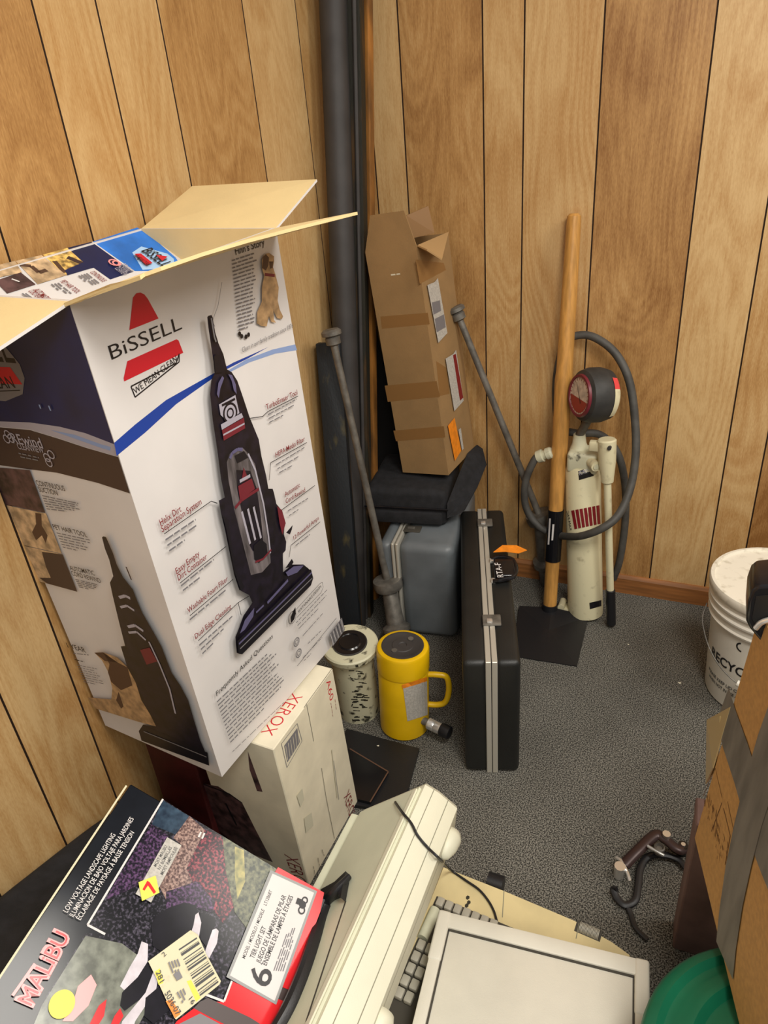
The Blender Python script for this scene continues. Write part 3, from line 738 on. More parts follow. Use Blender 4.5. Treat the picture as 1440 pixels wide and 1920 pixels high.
A.text('MALiBU', (189, 812), (424, 385), MALR, top=(104, 765), bold=.0)
A.line([(75, 748), (212, 552)], .004, PINK)
A.view(2.057, 0, 1400)
link('carton_body', b, root, smooth=False, rec=False)
def sticker(name, fn, o, U, W, par, label, lift=4):
    b = B(); A = Art(b, o, U, W); A.k = lift*10; fn(A)
    s_ = link(name, b, par, smooth=False, rec=False); s_['label'] = label; return s_
oo, UU, WW = bm_.W(0, 0, 1), bm_.X, bm_.Y
def f(A):
    A.view(13.09, 250, 1560)
    A.poly([(815, 150), (1165, 350), (420, 1750), (40, 1540)], LABELG)
    A.text('MOST MALIBU', (545, 885), (822, 378), BLK, h=.0052, bold=.006); A.text('NY BOMBILLAS', (640, 960), (935, 410), BLK, h=.0052, bold=.006); A.text('MOST AMPOULES', (710, 1085), (1070, 420), BLK, h=.0052, bold=.006)
sticker('label_strip', f, oo, UU, WW, root, 'grey label strip')
def f(A):
    A.view(13.09, 250, 1560)
    A.poly([(105, 1265), (525, 1100), (618, 1520), (190, 1725)], YSTICK)
    A.poly([(200, 1440), (320, 1225), (375, 1260), (535, 1500), (480, 1555), (335, 1345), (250, 1475)], MALR)
sticker('number_sticker', f, oo, UU, WW, root, 'yellow sticker with a red 7', 6)
def f(A):
    A.view(9.6, 270, 1740)
    A.poly([(60, 615), (820, 55), (950, 130), (1100, 480), (1365, 970), (1340, 1030), (560, 1660), (530, 1630), (180, 860)], CREAM)
    A.poly([(175, 800), (270, 740), (335, 1000), (250, 1040)], YSTICK); A.poly([(375, 1330), (480, 1290), (640, 1560), (540, 1640)], ORANGE)
    A.poly([(750, 970), (830, 950), (1000, 1270), (920, 1340)], YSTICK)
    ws = [3, 1, 5, 2, 1, 3, 2, 4, 1, 2, 3, 1, 2, 5, 2, 1, 3]; tt = 0
    for k, w_ in enumerate(ws):
        f0 = tt/60; tt += w_+1.6
        A.line([(612+350*f0*1.0, 410+770*f0), (935+355*f0, 195+740*f0)], .0007*w_, BLK)
    A.text('2', (345, 545), (385, 500), BLK, top=(318, 450)); A.text('16', (780, 1300), (840, 1400), BLK, h=.006, bold=.006)
    A.text('5036-07', (345, 1200), (560, 1600), BLK, h=.008, bold=.006)
    A.text('281', (190, 820), (265, 1010), BLK, h=.007, bold=.006)
    A.poly([(500, 850), (610, 790), (670, 910), (570, 970)], GRYINK)
    A.block((410, 640), (500, 860), (560, 590), (640, 800), 4, GRYINK, .002)
    A.block((560, 1180), (680, 1400), (660, 1120), (740, 1300), 3, GRYINK, .002)
sticker('price_label', f, oo, UU, WW, root, 'cream price label with a bar code', 5)
def f(A):
    A.view(3.273, 0, 1640); A.disc((377, 798), .0165, YSTICK)
sticker('round_sticker', f, oo, UU, WW, root, 'round yellow sticker', 5)

# black bag under the box, against the wall
b = B()
ys = [(.10, .33), (.2, .40), (.36, .395), (.5, .35), (.62, .315), (.74, .27), (.8, .2)]
rings = []
for k, (y, zt) in enumerate(ys):
    s_ = .86 if k in (0, len(ys)-1) else 1
    rings.append([V((x, y, z)) for x, z in ((-1.072, .0), (-1.075, zt*.5), (-1.068, zt*.95), (-1.04, zt*s_), (-.99, zt*s_*.96), (-.93, zt*s_), (-.86, zt*s_), (-.80, zt*.8), (-.78, .15), (-.77, .0))])
b.loft(rings, FABRIC)
o = tag(link('black_bag', b, loc=(-.98, .45, 0), angle=60), 'black soft bag squeezed against the left wall beneath the tilted garden light box', 'bag')
sd = o.modifiers.new('sub', 'SUBSURF'); sd.levels = 1; sd.render_levels = 2

# ================================================================== CREAM MACHINE ON EDGE
yf, yn = .85, .33
sec = [(-.366, .474), (-.340, .462), (-.306, .434), (-.317, .341), (-.35, .246), (-.405, .1), (-.41, .0), (-.505, .0), (-.52, .25), (-.508, .342)]
root = thing('printer', 'long pale cream machine casing leaning on edge between the garden light box and the typewriter', 'printer', (-.45, .6, 0))
b = B()
def cham(y, k): return [V((x+(-.42-x)*k, y, z+(.25-z)*k if z > .01 else z)) for x, z in sec]
b.loft([cham(yn, 0), cham(yf-.012, 0), cham(yf, .05)], PCREAM2)
link('casing', b, root, angle=20)
# broad face plate (facing up-left) as a darker lid with a step
n_ = (V((-.366, 0, .474))-V((-.508, 0, .342))); n_ = V((-n_.z, 0, n_.x)).normalized()
def onb(px, py, off=0): return onplane(px, py, (-.508, 0, .342)+n_*0 if False else V((-.508, 0, .342))+n_*off, n_)
b = B()
q = [onb(690, 1512), onb(796, 1466), onb(594, 1912), onb(430, 1912)]
x0, x1 = V((-.503, 0, .3466)), V((-.371, 0, .4694))
Q = [x0+V((0, yn+.004, 0)), x1+V((0, yn+.004, 0)), x1+V((0, yf-.02, 0)), x0+V((0, yf-.02, 0))]
b.prism([p+n_*.0002 for p in Q], n_*.005, PCREAM)
b.prism([x0.lerp(x1, .93)+V((0, yn+.004, 0))+n_*.005, x0.lerp(x1, .985)+V((0, yn+.004, 0))+n_*.005, x0.lerp(x1, .985)+V((0, yf-.025, 0))+n_*.005, x0.lerp(x1, .93)+V((0, yf-.025, 0))+n_*.005], n_*.003, PCREAM2)
a0, a1 = onb(648, 1690, .0055), onb(574, 1915, .0055)
dd = (a1-a0).normalized(); tt = dd.cross(n_)*.002
b.mesh([a0-tt, a0+tt, a1+tt, a1-tt], [(0, 1, 2, 3)], PDARK)
link('lid', b, root, smooth=False)
# seams along the ribbed side
b = B()
SEAM = mat('seam_shadow', (136, 134, 114), .7)
def seam(p, y0, y1, w_=.0007):
    b = B()
    x, z = p; nn = V((.6, 0, .8)) if z > .44 else V((1, 0, -.1)).normalized()
    c = V((x, 0, z))+nn*.0005; t_ = V((nn.z, 0, -nn.x))*w_
    b.mesh([c-t_+V((0, y0, 0)), c+t_+V((0, y0, 0)), c+t_+V((0, y1, 0)), c-t_+V((0, y1, 0))], [(0, 1, 2, 3)], SEAM)
    link('seam_line', b, root, smooth=False)
seam((-.3495, .4665), yn, yf-.01); seam((-.323, .4485), yn, yf-.01); seam((-.3095, .405), yn, .78, .0008); seam((-.3425, .268), yn, yf-.03, .0022)
for y_ in (.79, .47):
    b = B(); c = V((-.309, y_, .40))
    prof = [(-.034, .003), (-.028, .012), (-.012, .019), (.008, .022), (.02, .018), (.024, .004)]
    b.cyl(c+V((0, -.034, 0)), c+V((0, .024, 0)), .02, PCREAM2, prof=[(t_+.034, r_) for t_, r_ in prof], seg=20)
    link('latch_bump', b, root, angle=60)
b = B()   # side rail below the lid
b.box(Matrix.Translation(V((-.515, yn, .2))), (-.012, 0, 0), (.008, yf-yn-.02, .14), PCREAM, .003)
link('side_rail', b, root)

b = B()   # black handle on the casing
pts = [onb(655, 1643, .012), onb(632, 1668, .018), onb(612, 1690, .012), onb(604, 1720, .006), onb(590, 1770, .006), onb(570, 1830, .006), onb(545, 1890, .006), onb(520, 1935, .006)]
b.tube(pts, lambda t_: .005+.004*min(1, t_*5)*(1 if t_ < .3 else 1)+.004*(t_ > .3), BLACKP, seg=10, flat=1.2)
b.prism([onb(657, 1642, .006), onb(648, 1692, .006), onb(642, 1682, .006), onb(612, 1694, .006), onb(610, 1676, .006), onb(636, 1662, .006)], n_*.012, BLACKP)
s2 = link('handle', b, root); s2['label'] = 'black plastic handle'

# ================================================================== TYPEWRITER
zt = .12
root = thing('typewriter', 'low yellowed beige electric typewriter with grey keys under the off-white lid', 'typewriter', (-.18, .7, 0))
def T(px, py, z=zt): return PZ(px, py, z)
fl, fm, fm2, fr = T(828, 1622), T(945, 1668), T(1080, 1725), T(1185, 1790)
out = [fl, fm, fm2, T(1150, 1765), fr, fr+V((.0, -.36, 0)), V((fl.x-.005, fr.y-.36, zt))]
b = B()
def ins(P, k, z):
    c = sum((V(p) for p in P), V((0, 0, 0)))/len(P)
    return [V((c.x+(p.x-c.x)*k, c.y+(p.y-c.y)*k, z)) for p in P]
b.loft([ins(out, .985, 0.008), ins(out, 1.0, .02), ins(out, 1.0, zt-.012), ins(out, .975, zt)], PYEL)
link('casing', b, root, angle=20)
b = B()  # key well plate
K0 = T(819, 1680, zt+.001); ku = (T(905, 1716, zt+.001)-K0).normalized(); kv = V((-ku.y, ku.x, 0))*-1
b.poly([K0+V((0, 0, 0)), K0+ku*.30, K0+ku*.30+kv*.17, K0+kv*.27-ku*.0], PDARK)
link('key_well', b, root, smooth=False, rec=False)
b = B(); b.tube([K0+kv*.03+ku*.010+V((0, 0, .004)), K0+kv*.095+ku*.010+V((0, 0, .004))], .011, PCREAM, seg=16); link('bar', b, root)
for r_ in range(9):
    for c_ in range(7 if r_ == 0 else (0 if r_ < 4 else 2)):
        b = B(); o_ = K0+ku*(.006+c_*.019)+kv*(.004+r_*.024)
        Mk = Matrix.Translation(o_) @ Matrix((ku, -kv, V((0, 0, 1)))).transposed().to_4x4()
        b.box(Mk, (0, -.02, 0), (.016, 0, .012), PGREY, .003)
        link('key', b, root)
b = B(); s0, s1 = T(1068, 1755, zt), T(1112, 1770, zt)
c = T(1108, 1748, zt-.001); ax = (fm2-fm).normalized()
b.box(Matrix.Translation(c-ax*.03) @ Matrix((ax, V((-ax.y, ax.x, 0)), V((0, 0, 1)))).transposed().to_4x4(), (0, -.012, -.005), (.05, .012, .0015), PDARK)
for k in range(16):
    b.cyl(c-ax*.022+ax*(k*.0024), c-ax*.022+ax*(k*.0024+.0014), .011, PGREY, seg=20)
b.cyl(c-ax*.022, c+ax*.0165, .0102, PDARK, seg=20)
link('thumb_wheel', b, root)
b = B()
a_, c_ = T(858, 1690, zt+.0006), T(945, 1668, zt+.0006)
for s_ in ((945, 1670, 942, 1720), (1086, 1730, 1080, 1760)):
    p0, p1 = T(s_[0], s_[1], zt+.0008), T(s_[2], s_[3], zt+.0008); w_ = V((.0008, 0, 0)); b = B(); b.mesh([p0-w_, p0+w_, p1+w_, p1-w_], [(0, 1, 2, 3)], SEAM); link('seam_line', b, root, smooth=False, rec=False)
for c in ((877, 1683), (879, 1692), (875, 1698)):
    p = T(c[0], c[1], zt+.0006); b = B(); b.mesh([p+V((.004*math.cos(k), .005*math.sin(k), 0)) for k in (0, 1, 2, 3, 4, 5)], [(0, 1, 2, 3, 4, 5)], GRIME); link('stain', b, root, smooth=False, rec=False)
b = B(); c = PZ(928, 1658, .06); b.cyl(c+V((-.016, .0, 0)), c+V((.018, 0, 0)), .022, BLACKP, seg=24)
link('platen_knob', b, root)

# ================================================================== OFF-WHITE LID UNIT
yaw = 6.8
fl_, fr_ = PZ(825, 1704, .205), PZ(1216, 1800, .205)
ux = (fr_-fl_); L_ = ux.length; ux.normalize(); uy = V((-ux.y, ux.x, 0))
Mo = Matrix((ux, uy, V((0, 0, 1)))).transposed().to_4x4(); Mo.translation = V((fl_.x, fl_.y, .125))-uy*.42
root = thing('document_scanner', 'flat off-white machine with a recessed lid panel, on top of the typewriter', 'scanner', Mo @ V((L_/2, .21, 0)))
b = B(); b.box(Mo, (0, 0, 0), (L_, .42, .066), POFF, .004)
link('base', b, root)
b = B(); fw_, t_ = .022, .014; z0 = .064
b.box(Mo, (0, .42-.030, z0), (L_, .42, z0+t_), POFF, .003); b.box(Mo, (0, 0, z0), (fw_, .392, z0+t_), POFF, .003); b.box(Mo, (L_-fw_, 0, z0), (L_, .392, z0+t_), POFF, .003)
link('frame', b, root)
b = B(); b.box(Mo, (fw_+.003, -.0, z0), (L_-fw_-.003, .42-.033, z0+.009), POFF, .002)
o = link('panel', b, root)
b = B()
for a0, a1 in (((fw_-.001, 0), (fw_+.0035, .387)), ((L_-fw_-.0035, 0), (L_-fw_+.001, .387)), ((fw_-.001, .386), (L_-fw_+.001, .3905))):
    b.box(Mo, (a0[0], a0[1], z0), (a1[0], a1[1], z0+.0105), PDARK)
link('recess_gap', b, root, smooth=False)
for x0 in (-.002, L_-fw_-.001):
    b = B(); b.box(Mo, (x0, .42-.095, z0+.004), (x0+fw_+.003, .421, z0+t_+.002), POFF, .005, 3); link('corner_tab', b, root)

# thin cable across the machines
cast = caster([o for o in bpy.data.objects if o.type == 'MESH' and o.parent and (o.parent.name.startswith('printer') or o.parent.name.startswith('typewriter')) and not o.name.startswith('key')])
pts = []
for p in ((700, 1462, 1), (736, 1490), (744, 1508), (757, 1526), (770, 1545), (782, 1568), (800, 1590), (822, 1610)):
    h_ = cast(p[0], p[1], .003) if len(p) == 2 else None
    if h_ is not None: pts.append(h_)
pts.append(PZ(834, 1621, .215)); pts.append(PZ(842, 1629, .15))
for p in ((850, 1635), (875, 1652), (898, 1668), (915, 1688), (926, 1708), (932, 1728)): pts.append(PZ(p[0], p[1], zt+.004))
b = B(); pts = [pts[0]+V((-.05, .05, -.12)), pts[0]+V((-.008, .012, -.02))]+pts
b.tube(pts, .0024, BLACKP, seg=8)
tag(link('thin_cable', b, loc=pts[2]), 'thin black cable draped over the cream casing onto the typewriter', 'cable')

# ================================================================== BLACK HARD CASE
bc = Box((-.439, 1.281, 0), (-1.561, .911, 18.0), (.141, .764, .38))
bc = Box((-.439, 1.281, 0), (0, 0, 18.0), (.141, .764, .379))
root = thing('black_hard_case', 'long black hard-shell case standing on edge, an orange tag on its handle', 'case', bc.W(.5, .5, 0))
w, d, h = bc.d; s_ = .062
b = B(); b.box(bc.M, (0, 0, .002), (s_-.001, d, h), CASEB, .014, 3); b.box(bc.M, (s_+.018, 0, .002), (w, d, h), CASEB, .014, 3)
link('shell', b, root, angle=50)
b = B(); b.box(bc.M, (s_-.006, -.002, .001), (s_+.0075, d+.002, h+.002), ALU, .0015, 1); b.box(bc.M, (s_+.0095, -.002, .001), (s_+.023, d+.002, h+.002), ALU, .0015, 1)
b.box(bc.M, (s_+.006, 0, .003), (s_+.011, d, h), BLACKP)
link('metal_trim', b, root)
for px, py in ((905, 982), (928, 1165)):
    p = bc.M.inverted() @ bc.hit(px, py, 2, 1.0)
    b = B(); b.box(bc.M, (s_-.008, p.y-.022, h), (s_+.04, p.y+.022, h+.007), STEEL_G, .003)
    b.box(bc.M, (s_+.002, p.y-.018, h+.006), (s_+.018, p.y-.002, h+.013), CHROME, .003); link('latch', b, root)
hp = bc.M.inverted() @ bc.hit(948, 1072, 2, 1.0)
y0 = hp.y-.055; y1 = hp.y+.055
for y_ in (y0+.004, y1-.004):
    b = B(); b.box(bc.M, (s_+.022, y_-.008, h), (s_+.034, y_+.008, h+.010), CHROME, .002)
    link('handle_mount', b, root)
b = B()
P = [bc.M @ V(p) for p in ((s_+.028, y0, h+.006), (s_+.05, y0-.004, h+.012), (s_+.085, y0+.01, h+.014), (s_+.095, hp.y, h+.014), (s_+.085, y1-.01, h+.014), (s_+.05, y1+.004, h+.012), (s_+.028, y1, h+.006))]
b.tube(P, .006, BLACKG, seg=10)
b.box(bc.M, (s_+.032, y0+.008, h+.004), (s_+.092, y1-.012, h+.02), BLACKG, .006, 3)
A = Art(b, bc.M @ V((0, 0, h+.0202)), bc.X, bc.Y)
A.text('RTA-F', (944, 1082), (938, 1055), WHITE, h=.017, bold=.008)
link('handle', b, root)
b = B(); P = [bc.hit(925, 1052, 2, 1.0)+V((0, 0, .03)), bc.hit(942, 1040, 2, 1.0)+V((0, 0, .032)), bc.hit(968, 1038, 2, 1.0)+V((0, 0, .028)), bc.hit(988, 1044, 2, 1.0)+V((0, 0, .022)), bc.hit(972, 1052, 2, 1.0)+V((0, 0, .026)), bc.hit(948, 1051, 2, 1.0)+V((0, 0, .03))]
b.prism(P, (0, 0, .0015), ORANGE)
s2 = link('paper_tag', b, root); s2['label'] = 'bright orange paper tag'

# ================================================================== GREY CASE
bg = Box((-.873, 1.762, 0), (0, 0, 7.5), (.246, .43, .362))
root = thing('grey_hard_case', 'rounded grey hard-shell case standing behind the yellow cylinder, under the black bag', 'case', bg.W(.5, .5, 0))
w, d, h = bg.d; s_ = .045
b = B(); b.box(bg.M, (0, 0, .002), (s_, d, h), CASEG, .022, 4); b.box(bg.M, (s_+.02, 0, .002), (w, d, h), CASEG, .03, 5)
link('shell', b, root, angle=50)
b = B()
for x_ in (s_-.002, s_+.0115): b.box(bg.M, (x_, -.002, .004), (x_+.010, d+.002, h+.002), ALU, .004, 3)
link('metal_trim', b, root)
p = bg.M.inverted() @ bg.hit(768, 992, 2, 1.0)
b = B(); b.box(bg.M, (s_+.018, p.y-.02, h-.002), (s_+.075, p.y+.02, h+.004), PDARK, .003); b.box(bg.M, (s_+.03, p.y-.006, h+.002), (s_+.055, p.y+.006, h+.008), STEEL_G, .002)
link('latch', b, root)

# ================================================================== BLACK BAG ON GREY CASE
bb = Box((-.955, 1.868, .364), (0, 0, 9), (.27, .29, .13))
root = thing('laptop_bag', 'black padded bag lying on the grey case, under the narrow brown carton', 'bag', bb.W(.5, .5, 0))
b = B(); b.box(bb.M, (0, 0, 0), tuple(bb.d), FABRIC, .022, 4)
link('body', b, root, angle=60)
b = B(); b.box(bb.M, (.01, -.012, .012), (.255, .006, .055), FABRIC, .006, 2); b.box(bb.M, (-.004, -.006, .062), (.275, .0, .07), BLACKG, .002, 1)
link('front_pocket', b, root)
b = B()
ST = [(838, 972, 1.90), (866, 962, 1.93), (890, 918, 2.03), (907, 876, 2.13), (900, 846, 2.17), (889, 838, 2.19), (876, 850, 2.13), (862, 884, 2.03), (850, 915, 1.96), (838, 945, 1.91)]
P = [PY(*q_) for q_ in ST]; n = len(P); o2 = V((.004, .022, 0))
tri = tessellate_polygon([P])
b.mesh(P+[p+o2 for p in P], [tuple(t) for t in tri]+[tuple(n+k for k in t)[::-1] for t in tri]+[(k, (k+1) % n, n+(k+1) % n, n+k) for k in range(n)], FABRIC)
o = link('shoulder_strap', b, root, angle=60, bevel=.005)
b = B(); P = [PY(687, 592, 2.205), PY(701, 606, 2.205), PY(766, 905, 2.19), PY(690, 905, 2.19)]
b.prism(P, (0, .012, 0), mat('gap_shade_black', (16, 16, 17), .8))  # black sheet added to stand for the deep shade behind the carton
tag(link('gap_shade_panel', b, loc=P[2], smooth=False), 'thin black panel added as deep shade behind the narrow brown carton, beside the orange bar', 'shade panel')

# ================================================================== NARROW BROWN CARTON
bn = Box((-.868, 1.993, .503), (.488, -5.493, -5.257), (.168, .22, .707))
root = thing('tall_carton', 'tall narrow brown carton with open flaps leaning in the corner above the black bag', 'box', bn.W(.5, .5, 0))
w, d, h = bn.d; t = .004; b = B()
for lo, hi in (((0, 0, 0), (w, t, h)), ((w-t, t, 0), (w, d-t, h)), ((0, t, 0), (t, d-t, h)), ((0, d-t, 0), (w, d, h)), ((t, t, 0), (w-t, d-t, t))): b.box(bn.M, lo, hi, KRAFT)
A = Art(b, bn.W(0, 0, 0), bn.X, bn.Z); A.view(3.49, 550, 350)
for q in (((570, 850), (880, 825), (893, 900), (580, 930)), ((598, 1302), (938, 1272), (960, 1375), (618, 1408)), ((655, 1597), (985, 1567), (995, 1640), (672, 1665))): A.poly(q, KRAFT_D)
A.greek((640, 582), (700, 575), OFFW, .004)
A = Art(b, bn.W(1, 0, 0), bn.Y, bn.Z); A.view(4.571, 740, 480)
A.poly([(180, 30), (420, 60), (440, 120), (215, 240)], KRAFT_D); A.poly([(355, 900), (445, 960), (470, 1180), (385, 1200)], KRAFT_D)
link('carton_body', b, root, smooth=False, rec=False)
def f(A):
    A.view(4.571, 740, 480); A.poly([(268, 250), (330, 225), (358, 190), (440, 660), (362, 745)], LABELG)
    A.poly([(305, 400), (375, 380), (385, 470), (320, 505)], GRYINK); A.poly([(330, 540), (410, 500), (425, 610), (348, 655)], GRYINK)
sticker('address_label', f, bn.W(1, 0, 0), bn.Y, bn.Z, root, 'white and grey address label')
def f(A):
    A.view(4.571, 740, 480); A.poly([(425, 880), (490, 840), (515, 805), (580, 1240), (500, 1330)], LABELG); A.poly([(488, 850), (512, 838), (576, 1215), (548, 1240)], DRED)
sticker('shipping_label', f, bn.W(1, 0, 0), bn.Y, bn.Z, root, 'white label with a dark red strip')
def f(A):
    A.view(4.571, 740, 480); A.poly([(445, 1455), (502, 1385), (560, 1668), (505, 1755)], ORANGE); A.poly([(535, 1490), (555, 1472), (580, 1650), (566, 1668)], LABELG)
sticker('orange_sticker', f, bn.W(1, 0, 0), bn.Y, bn.Z, root, 'orange sticker')
def fl2(q, m=KRAFT):
    b = B(); b.panel(q, .004, m, m); link('flap', b, root, smooth=False, rec=False)
f0 = bn.hit(694, 404, 1, 0); f1 = bn.hit(757, 395, 1, 0); fl2([bn.W(0, 0, 1), bn.W(1, 0, 1), f1, f0])
yb_ = bn.W(1, .8, 1).y
fl2([PY(762, 404, yb_-.08), PY(768, 448, yb_-.08), PY(815, 437, yb_-.03), PY(803, 386, yb_-.03)], KRAFT_D)
c = bn.W(1, .02, 1); e_ = bn.W(1, 1, 1); mid = PX(828, 488, c.x+.075)
b = B(); b.mesh([c, e_, mid, PX(800, 470, c.x+.04)], [(0, 1, 2, 3)], KRAFT_IN if False else mat('light_brown_card', (182, 146, 98), .8)); 
link('flap', b, root, smooth=False).modifiers.new('solid', 'SOLIDIFY').thickness = .004

# ================================================================== PIPES IN THE CORNER
def line_ext(a, c, z0=0., z1=2.5):
    d = (c-a)/(c.z-a.z); return a+d*(z0-a.z), a+d*(z1-a.z)
a, c = line_ext(PY(664, 1100, 1.80), PY(624, 0, 2.08))
b = B(); b.cyl(a, c, .037, STEEL_D, seg=32)
tag(link('steel_pipe', b, loc=a), 'thick dark grey steel pipe leaning into the corner, leftmost and widest of the tall ones', 'pipe')
a, c = line_ext(PY(683, 1080, 1.86), PY(661, 0, 2.12))
b = B(); ax = (c-a).normalized(); sx = V((1, .15, 0)).normalized(); sy = ax.cross(sx).normalized()
prof = [(-.028, -.02), (.028, -.02), (.028, -.012), (-.012, -.012), (-.012, .012), (.028, .012), (.028, .02), (-.028, .02)]
prof = [(-.026, .02), (-.026, -.02), (.026, -.02), (.026, .02), (.02, .02), (.02, -.014), (-.02, -.014), (-.02, .02)]
b.loft([[a+sx*u+sy*v for u, v in prof], [c+sx*u+sy*v for u, v in prof]], RUSTY)
b.cyl(a+sx*.012-sy*.026, c+sx*.012-sy*.026, .006, STEEL_D, seg=10)
tag(link('steel_channel', b, loc=a), 'dark olive steel channel with rust streaks, standing between the thick pipe and orange strip', 'steel bar')
a, c = line_ext(PY(701, 1040, 1.96), PY(687, 0, 2.17))
b = B(); b.box(Matrix.Translation(a) @ ((c-a).to_track_quat('Z', 'Y').to_matrix().to_4x4()), (-.013, -.013, 0), (.013, .013, (c-a).length), ORANGE_M, .002)
tag(link('angle_bar', b, loc=a), 'narrow rust-orange painted bar standing right of the dark pipes', 'steel bar')
top = PY(616, 642, 1.872); bot = PY(652, 1110, 1.71)
a, c = line_ext(bot, top, 0, top.z)
b = B(); Mx = Matrix.Translation(a) @ ((c-a).to_track_quat('Z', 'Y').to_matrix().to_4x4()); Ln = (c-a).length
b.box(Mx, (-.036, -.02, 0), (.036, .02, Ln), RUSTB, .004, 2)
b.box(Mx, (-.036, -.026, .0), (-.028, -.018, Ln), RUSTY, .001, 1); b.box(Mx, (.028, -.026, 0), (.036, -.018, Ln), RUSTY, .001, 1)
tag(link('steel_post', b, loc=a), 'shorter blue-black rusty steel post beside the vacuum carton, in front of the tall pipes', 'steel bar')

# ================================================================== CAPPED RODS
def rod(T_, C_, B_, label):
    root = thing('capped_rod', label, 'rod', B_, 'capped grey steel rods')
    ax = (T_-C_).normalized(); b = B()
    b.cyl(C_-ax*.02, T_, .0115, STEEL_G, r1=.0105, seg=18); link('shaft', b, root)
    b = B(); b.cyl(T_-ax*.03, T_+ax*.02, .02, STEEL_G, prof=[(0, .013), (.004, .021), (.022, .022), (.026, .018), (.03, .029), (.04, .029), (.046, .022)], seg=24); link('cap', b, root)
    b = B(); b.cyl(C_-ax*.022, C_+ax*.02, .03, STEEL_G, prof=[(0, .020), (.002, .046), (.018, .049), (.034, .047), (.038, .034), (.036, .014)], seg=28)
    for k in range(8):
        pass
    link('collar', b, root)
    d2 = (C_-B_).normalized(); L3 = (C_-B_).length; b = B(); b.cyl(B_+d2*.004, C_-d2*.01, .026, STEEL_G, prof=[(0, .030), (L3*.26, .030), (L3*.29, .046), (L3*.35, .046), (L3*.40, .030), (L3*.7, .026), (L3-.02, .023)], seg=28)
    b.cyl(B_+d2*(L3*.35)+V((.006, -.034, 0)), B_+d2*(L3*.35+.012)+V((.006, -.034, 0)), .007, CHROME, seg=12)
    link('socket', b, root)
rod(PY(622, 628, 1.80), PZ(727, 1092, .215), PZ(752, 1222, 0), 'grey steel rod with a cap leaning before the dark pipes, left of the grey case')
rod(PY(856, 584, 2.17), PY(1012, 968, 2.165), PZ(1030, 1094, 0)-V((0, .005, 0)), 'grey steel rod with a cap leaning from the brown carton to behind the wooden handle')

# ================================================================== HYDRAULIC CYLINDERS
root = thing('hydraulic_cylinder', 'cream-coloured scuffed hollow hydraulic cylinder beside the white carton', 'hydraulic cylinder', PZ(674, 1335, 0), 'hydraulic cylinders')
a = PZ(674, 1330, 0); c = PZ(656, 1206, .275); ax = (c-a).normalized(); Lc = (c-a).length
b = B(); b.cyl(a, c, .06, CREAMD, prof=[(0.001, .056), (.004, .060), (Lc-.022, .060), (Lc-.02, .077), (Lc-.004, .079), (Lc, .075)], seg=40, caps=True)
o = link('barrel', b, root)
ca = caster([o]); b = B()
random.seed(3)
for k in range(70):
    px = random.uniform(652, 678); py = 1255+110*random.random()**1.0; l = random.uniform(2, 12)
    px += (py-1255)*.08
    patch(b, ca, [(px, py), (px+l, py+random.uniform(-1, 2)), (px+l, py+random.uniform(1, 3)), (px, py+2)], GRIME, .0006, 2, 1)
patch(b, ca, [(666, 1247), (676, 1245), (677, 1250), (667, 1251)], GRIME, .0006, 2, 1)
link('scuff_marks', b, root, smooth=False, rec=False)
b = B(); b.cyl(c-ax*.002, c+ax*.004, .05, STEEL_D, prof=[(0, .049), (.005, .049), (.006, .045), (.002, .043), (-.03, .042)][:3]+[(.0055, .046)], seg=36, caps=False)
b.cyl(c+ax*.003, c+ax*.0055, .046, mat('ram_black', (24, 22, 24), .3), seg=36); b.cyl(c+ax*.0055, c+ax*.007, .034, BLACKG, prof=[(0, .034), (.003, .03), (.001, .028)], seg=30)
link('ram', b, root)
root = thing('hydraulic_cylinder', 'bright yellow hydraulic cylinder with a side handle, on the carpet left of the black case', 'hydraulic cylinder', PZ(759, 1358, 0), 'hydraulic cylinders')
a = PZ(759, 1358, 0); c = PZ(755, 1210, .288); ax = (c-a).normalized(); Lc = (c-a).length; R_ = .0725
b = B(); b.cyl(a, c, R_, YEL, prof=[(.001, R_-.008), (.008, R_-.002), (Lc-.075, R_-.002), (Lc-.072, R_-.0035), (Lc-.069, R_), (Lc-.008, R_), (Lc-.002, R_-.003), (Lc, R_-.007), (Lc-.0002, R_-.014)], seg=48)
body = link('barrel', b, root)
b = B(); b.cyl(c-ax*.002, c+ax*.003, .057, STEEL_D, prof=[(0, .058), (.004, .058), (.0045, .053), (.003, .05), (.003, .03), (.0045, .028), (.0045, .012), (.002, .01)], seg=40)
for s__ in (-1, 1): b.cyl(c+ax*.002+V((.012*s__, .03*s__, 0)), c+ax*.0045+V((.012*s__, .03*s__, 0)), .008, STEEL_G, seg=14)
link('ram', b, root)
side = V((.95, .25, 0)).normalized()
b = B(); m_ = a.lerp(c, .5)
P = [a.lerp(c, .66)+side*(R_-.006), a.lerp(c, .66)+side*(R_+.022), a.lerp(c, .64)+side*(R_+.046), a.lerp(c, .54)+side*(R_+.054), a.lerp(c, .40)+side*(R_+.052), a.lerp(c, .31)+side*(R_+.042), a.lerp(c, .28)+side*(R_+.022), a.lerp(c, .28)+side*(R_-.006)]
b.tube(P, .0085, YEL, seg=12); link('handle', b, root)
ca = caster([body]); b = B()
patch(b, ca, [(756, 1290), (800, 1276), (801, 1340), (764, 1352)], LABELG, .0012, 8, 4)
patch(b, ca, [(753, 1284), (800, 1269), (800, 1277), (755, 1291)], ORANGE, .0013, 8, 1)
s2 = link('warning_label', b, root, smooth=False, rec=False); s2['label'] = 'grey label with an orange top edge'
k0 = PZ(795, 1352, .055); k1 = PZ(862, 1384, .045); dd = (k1-k0).normalized()
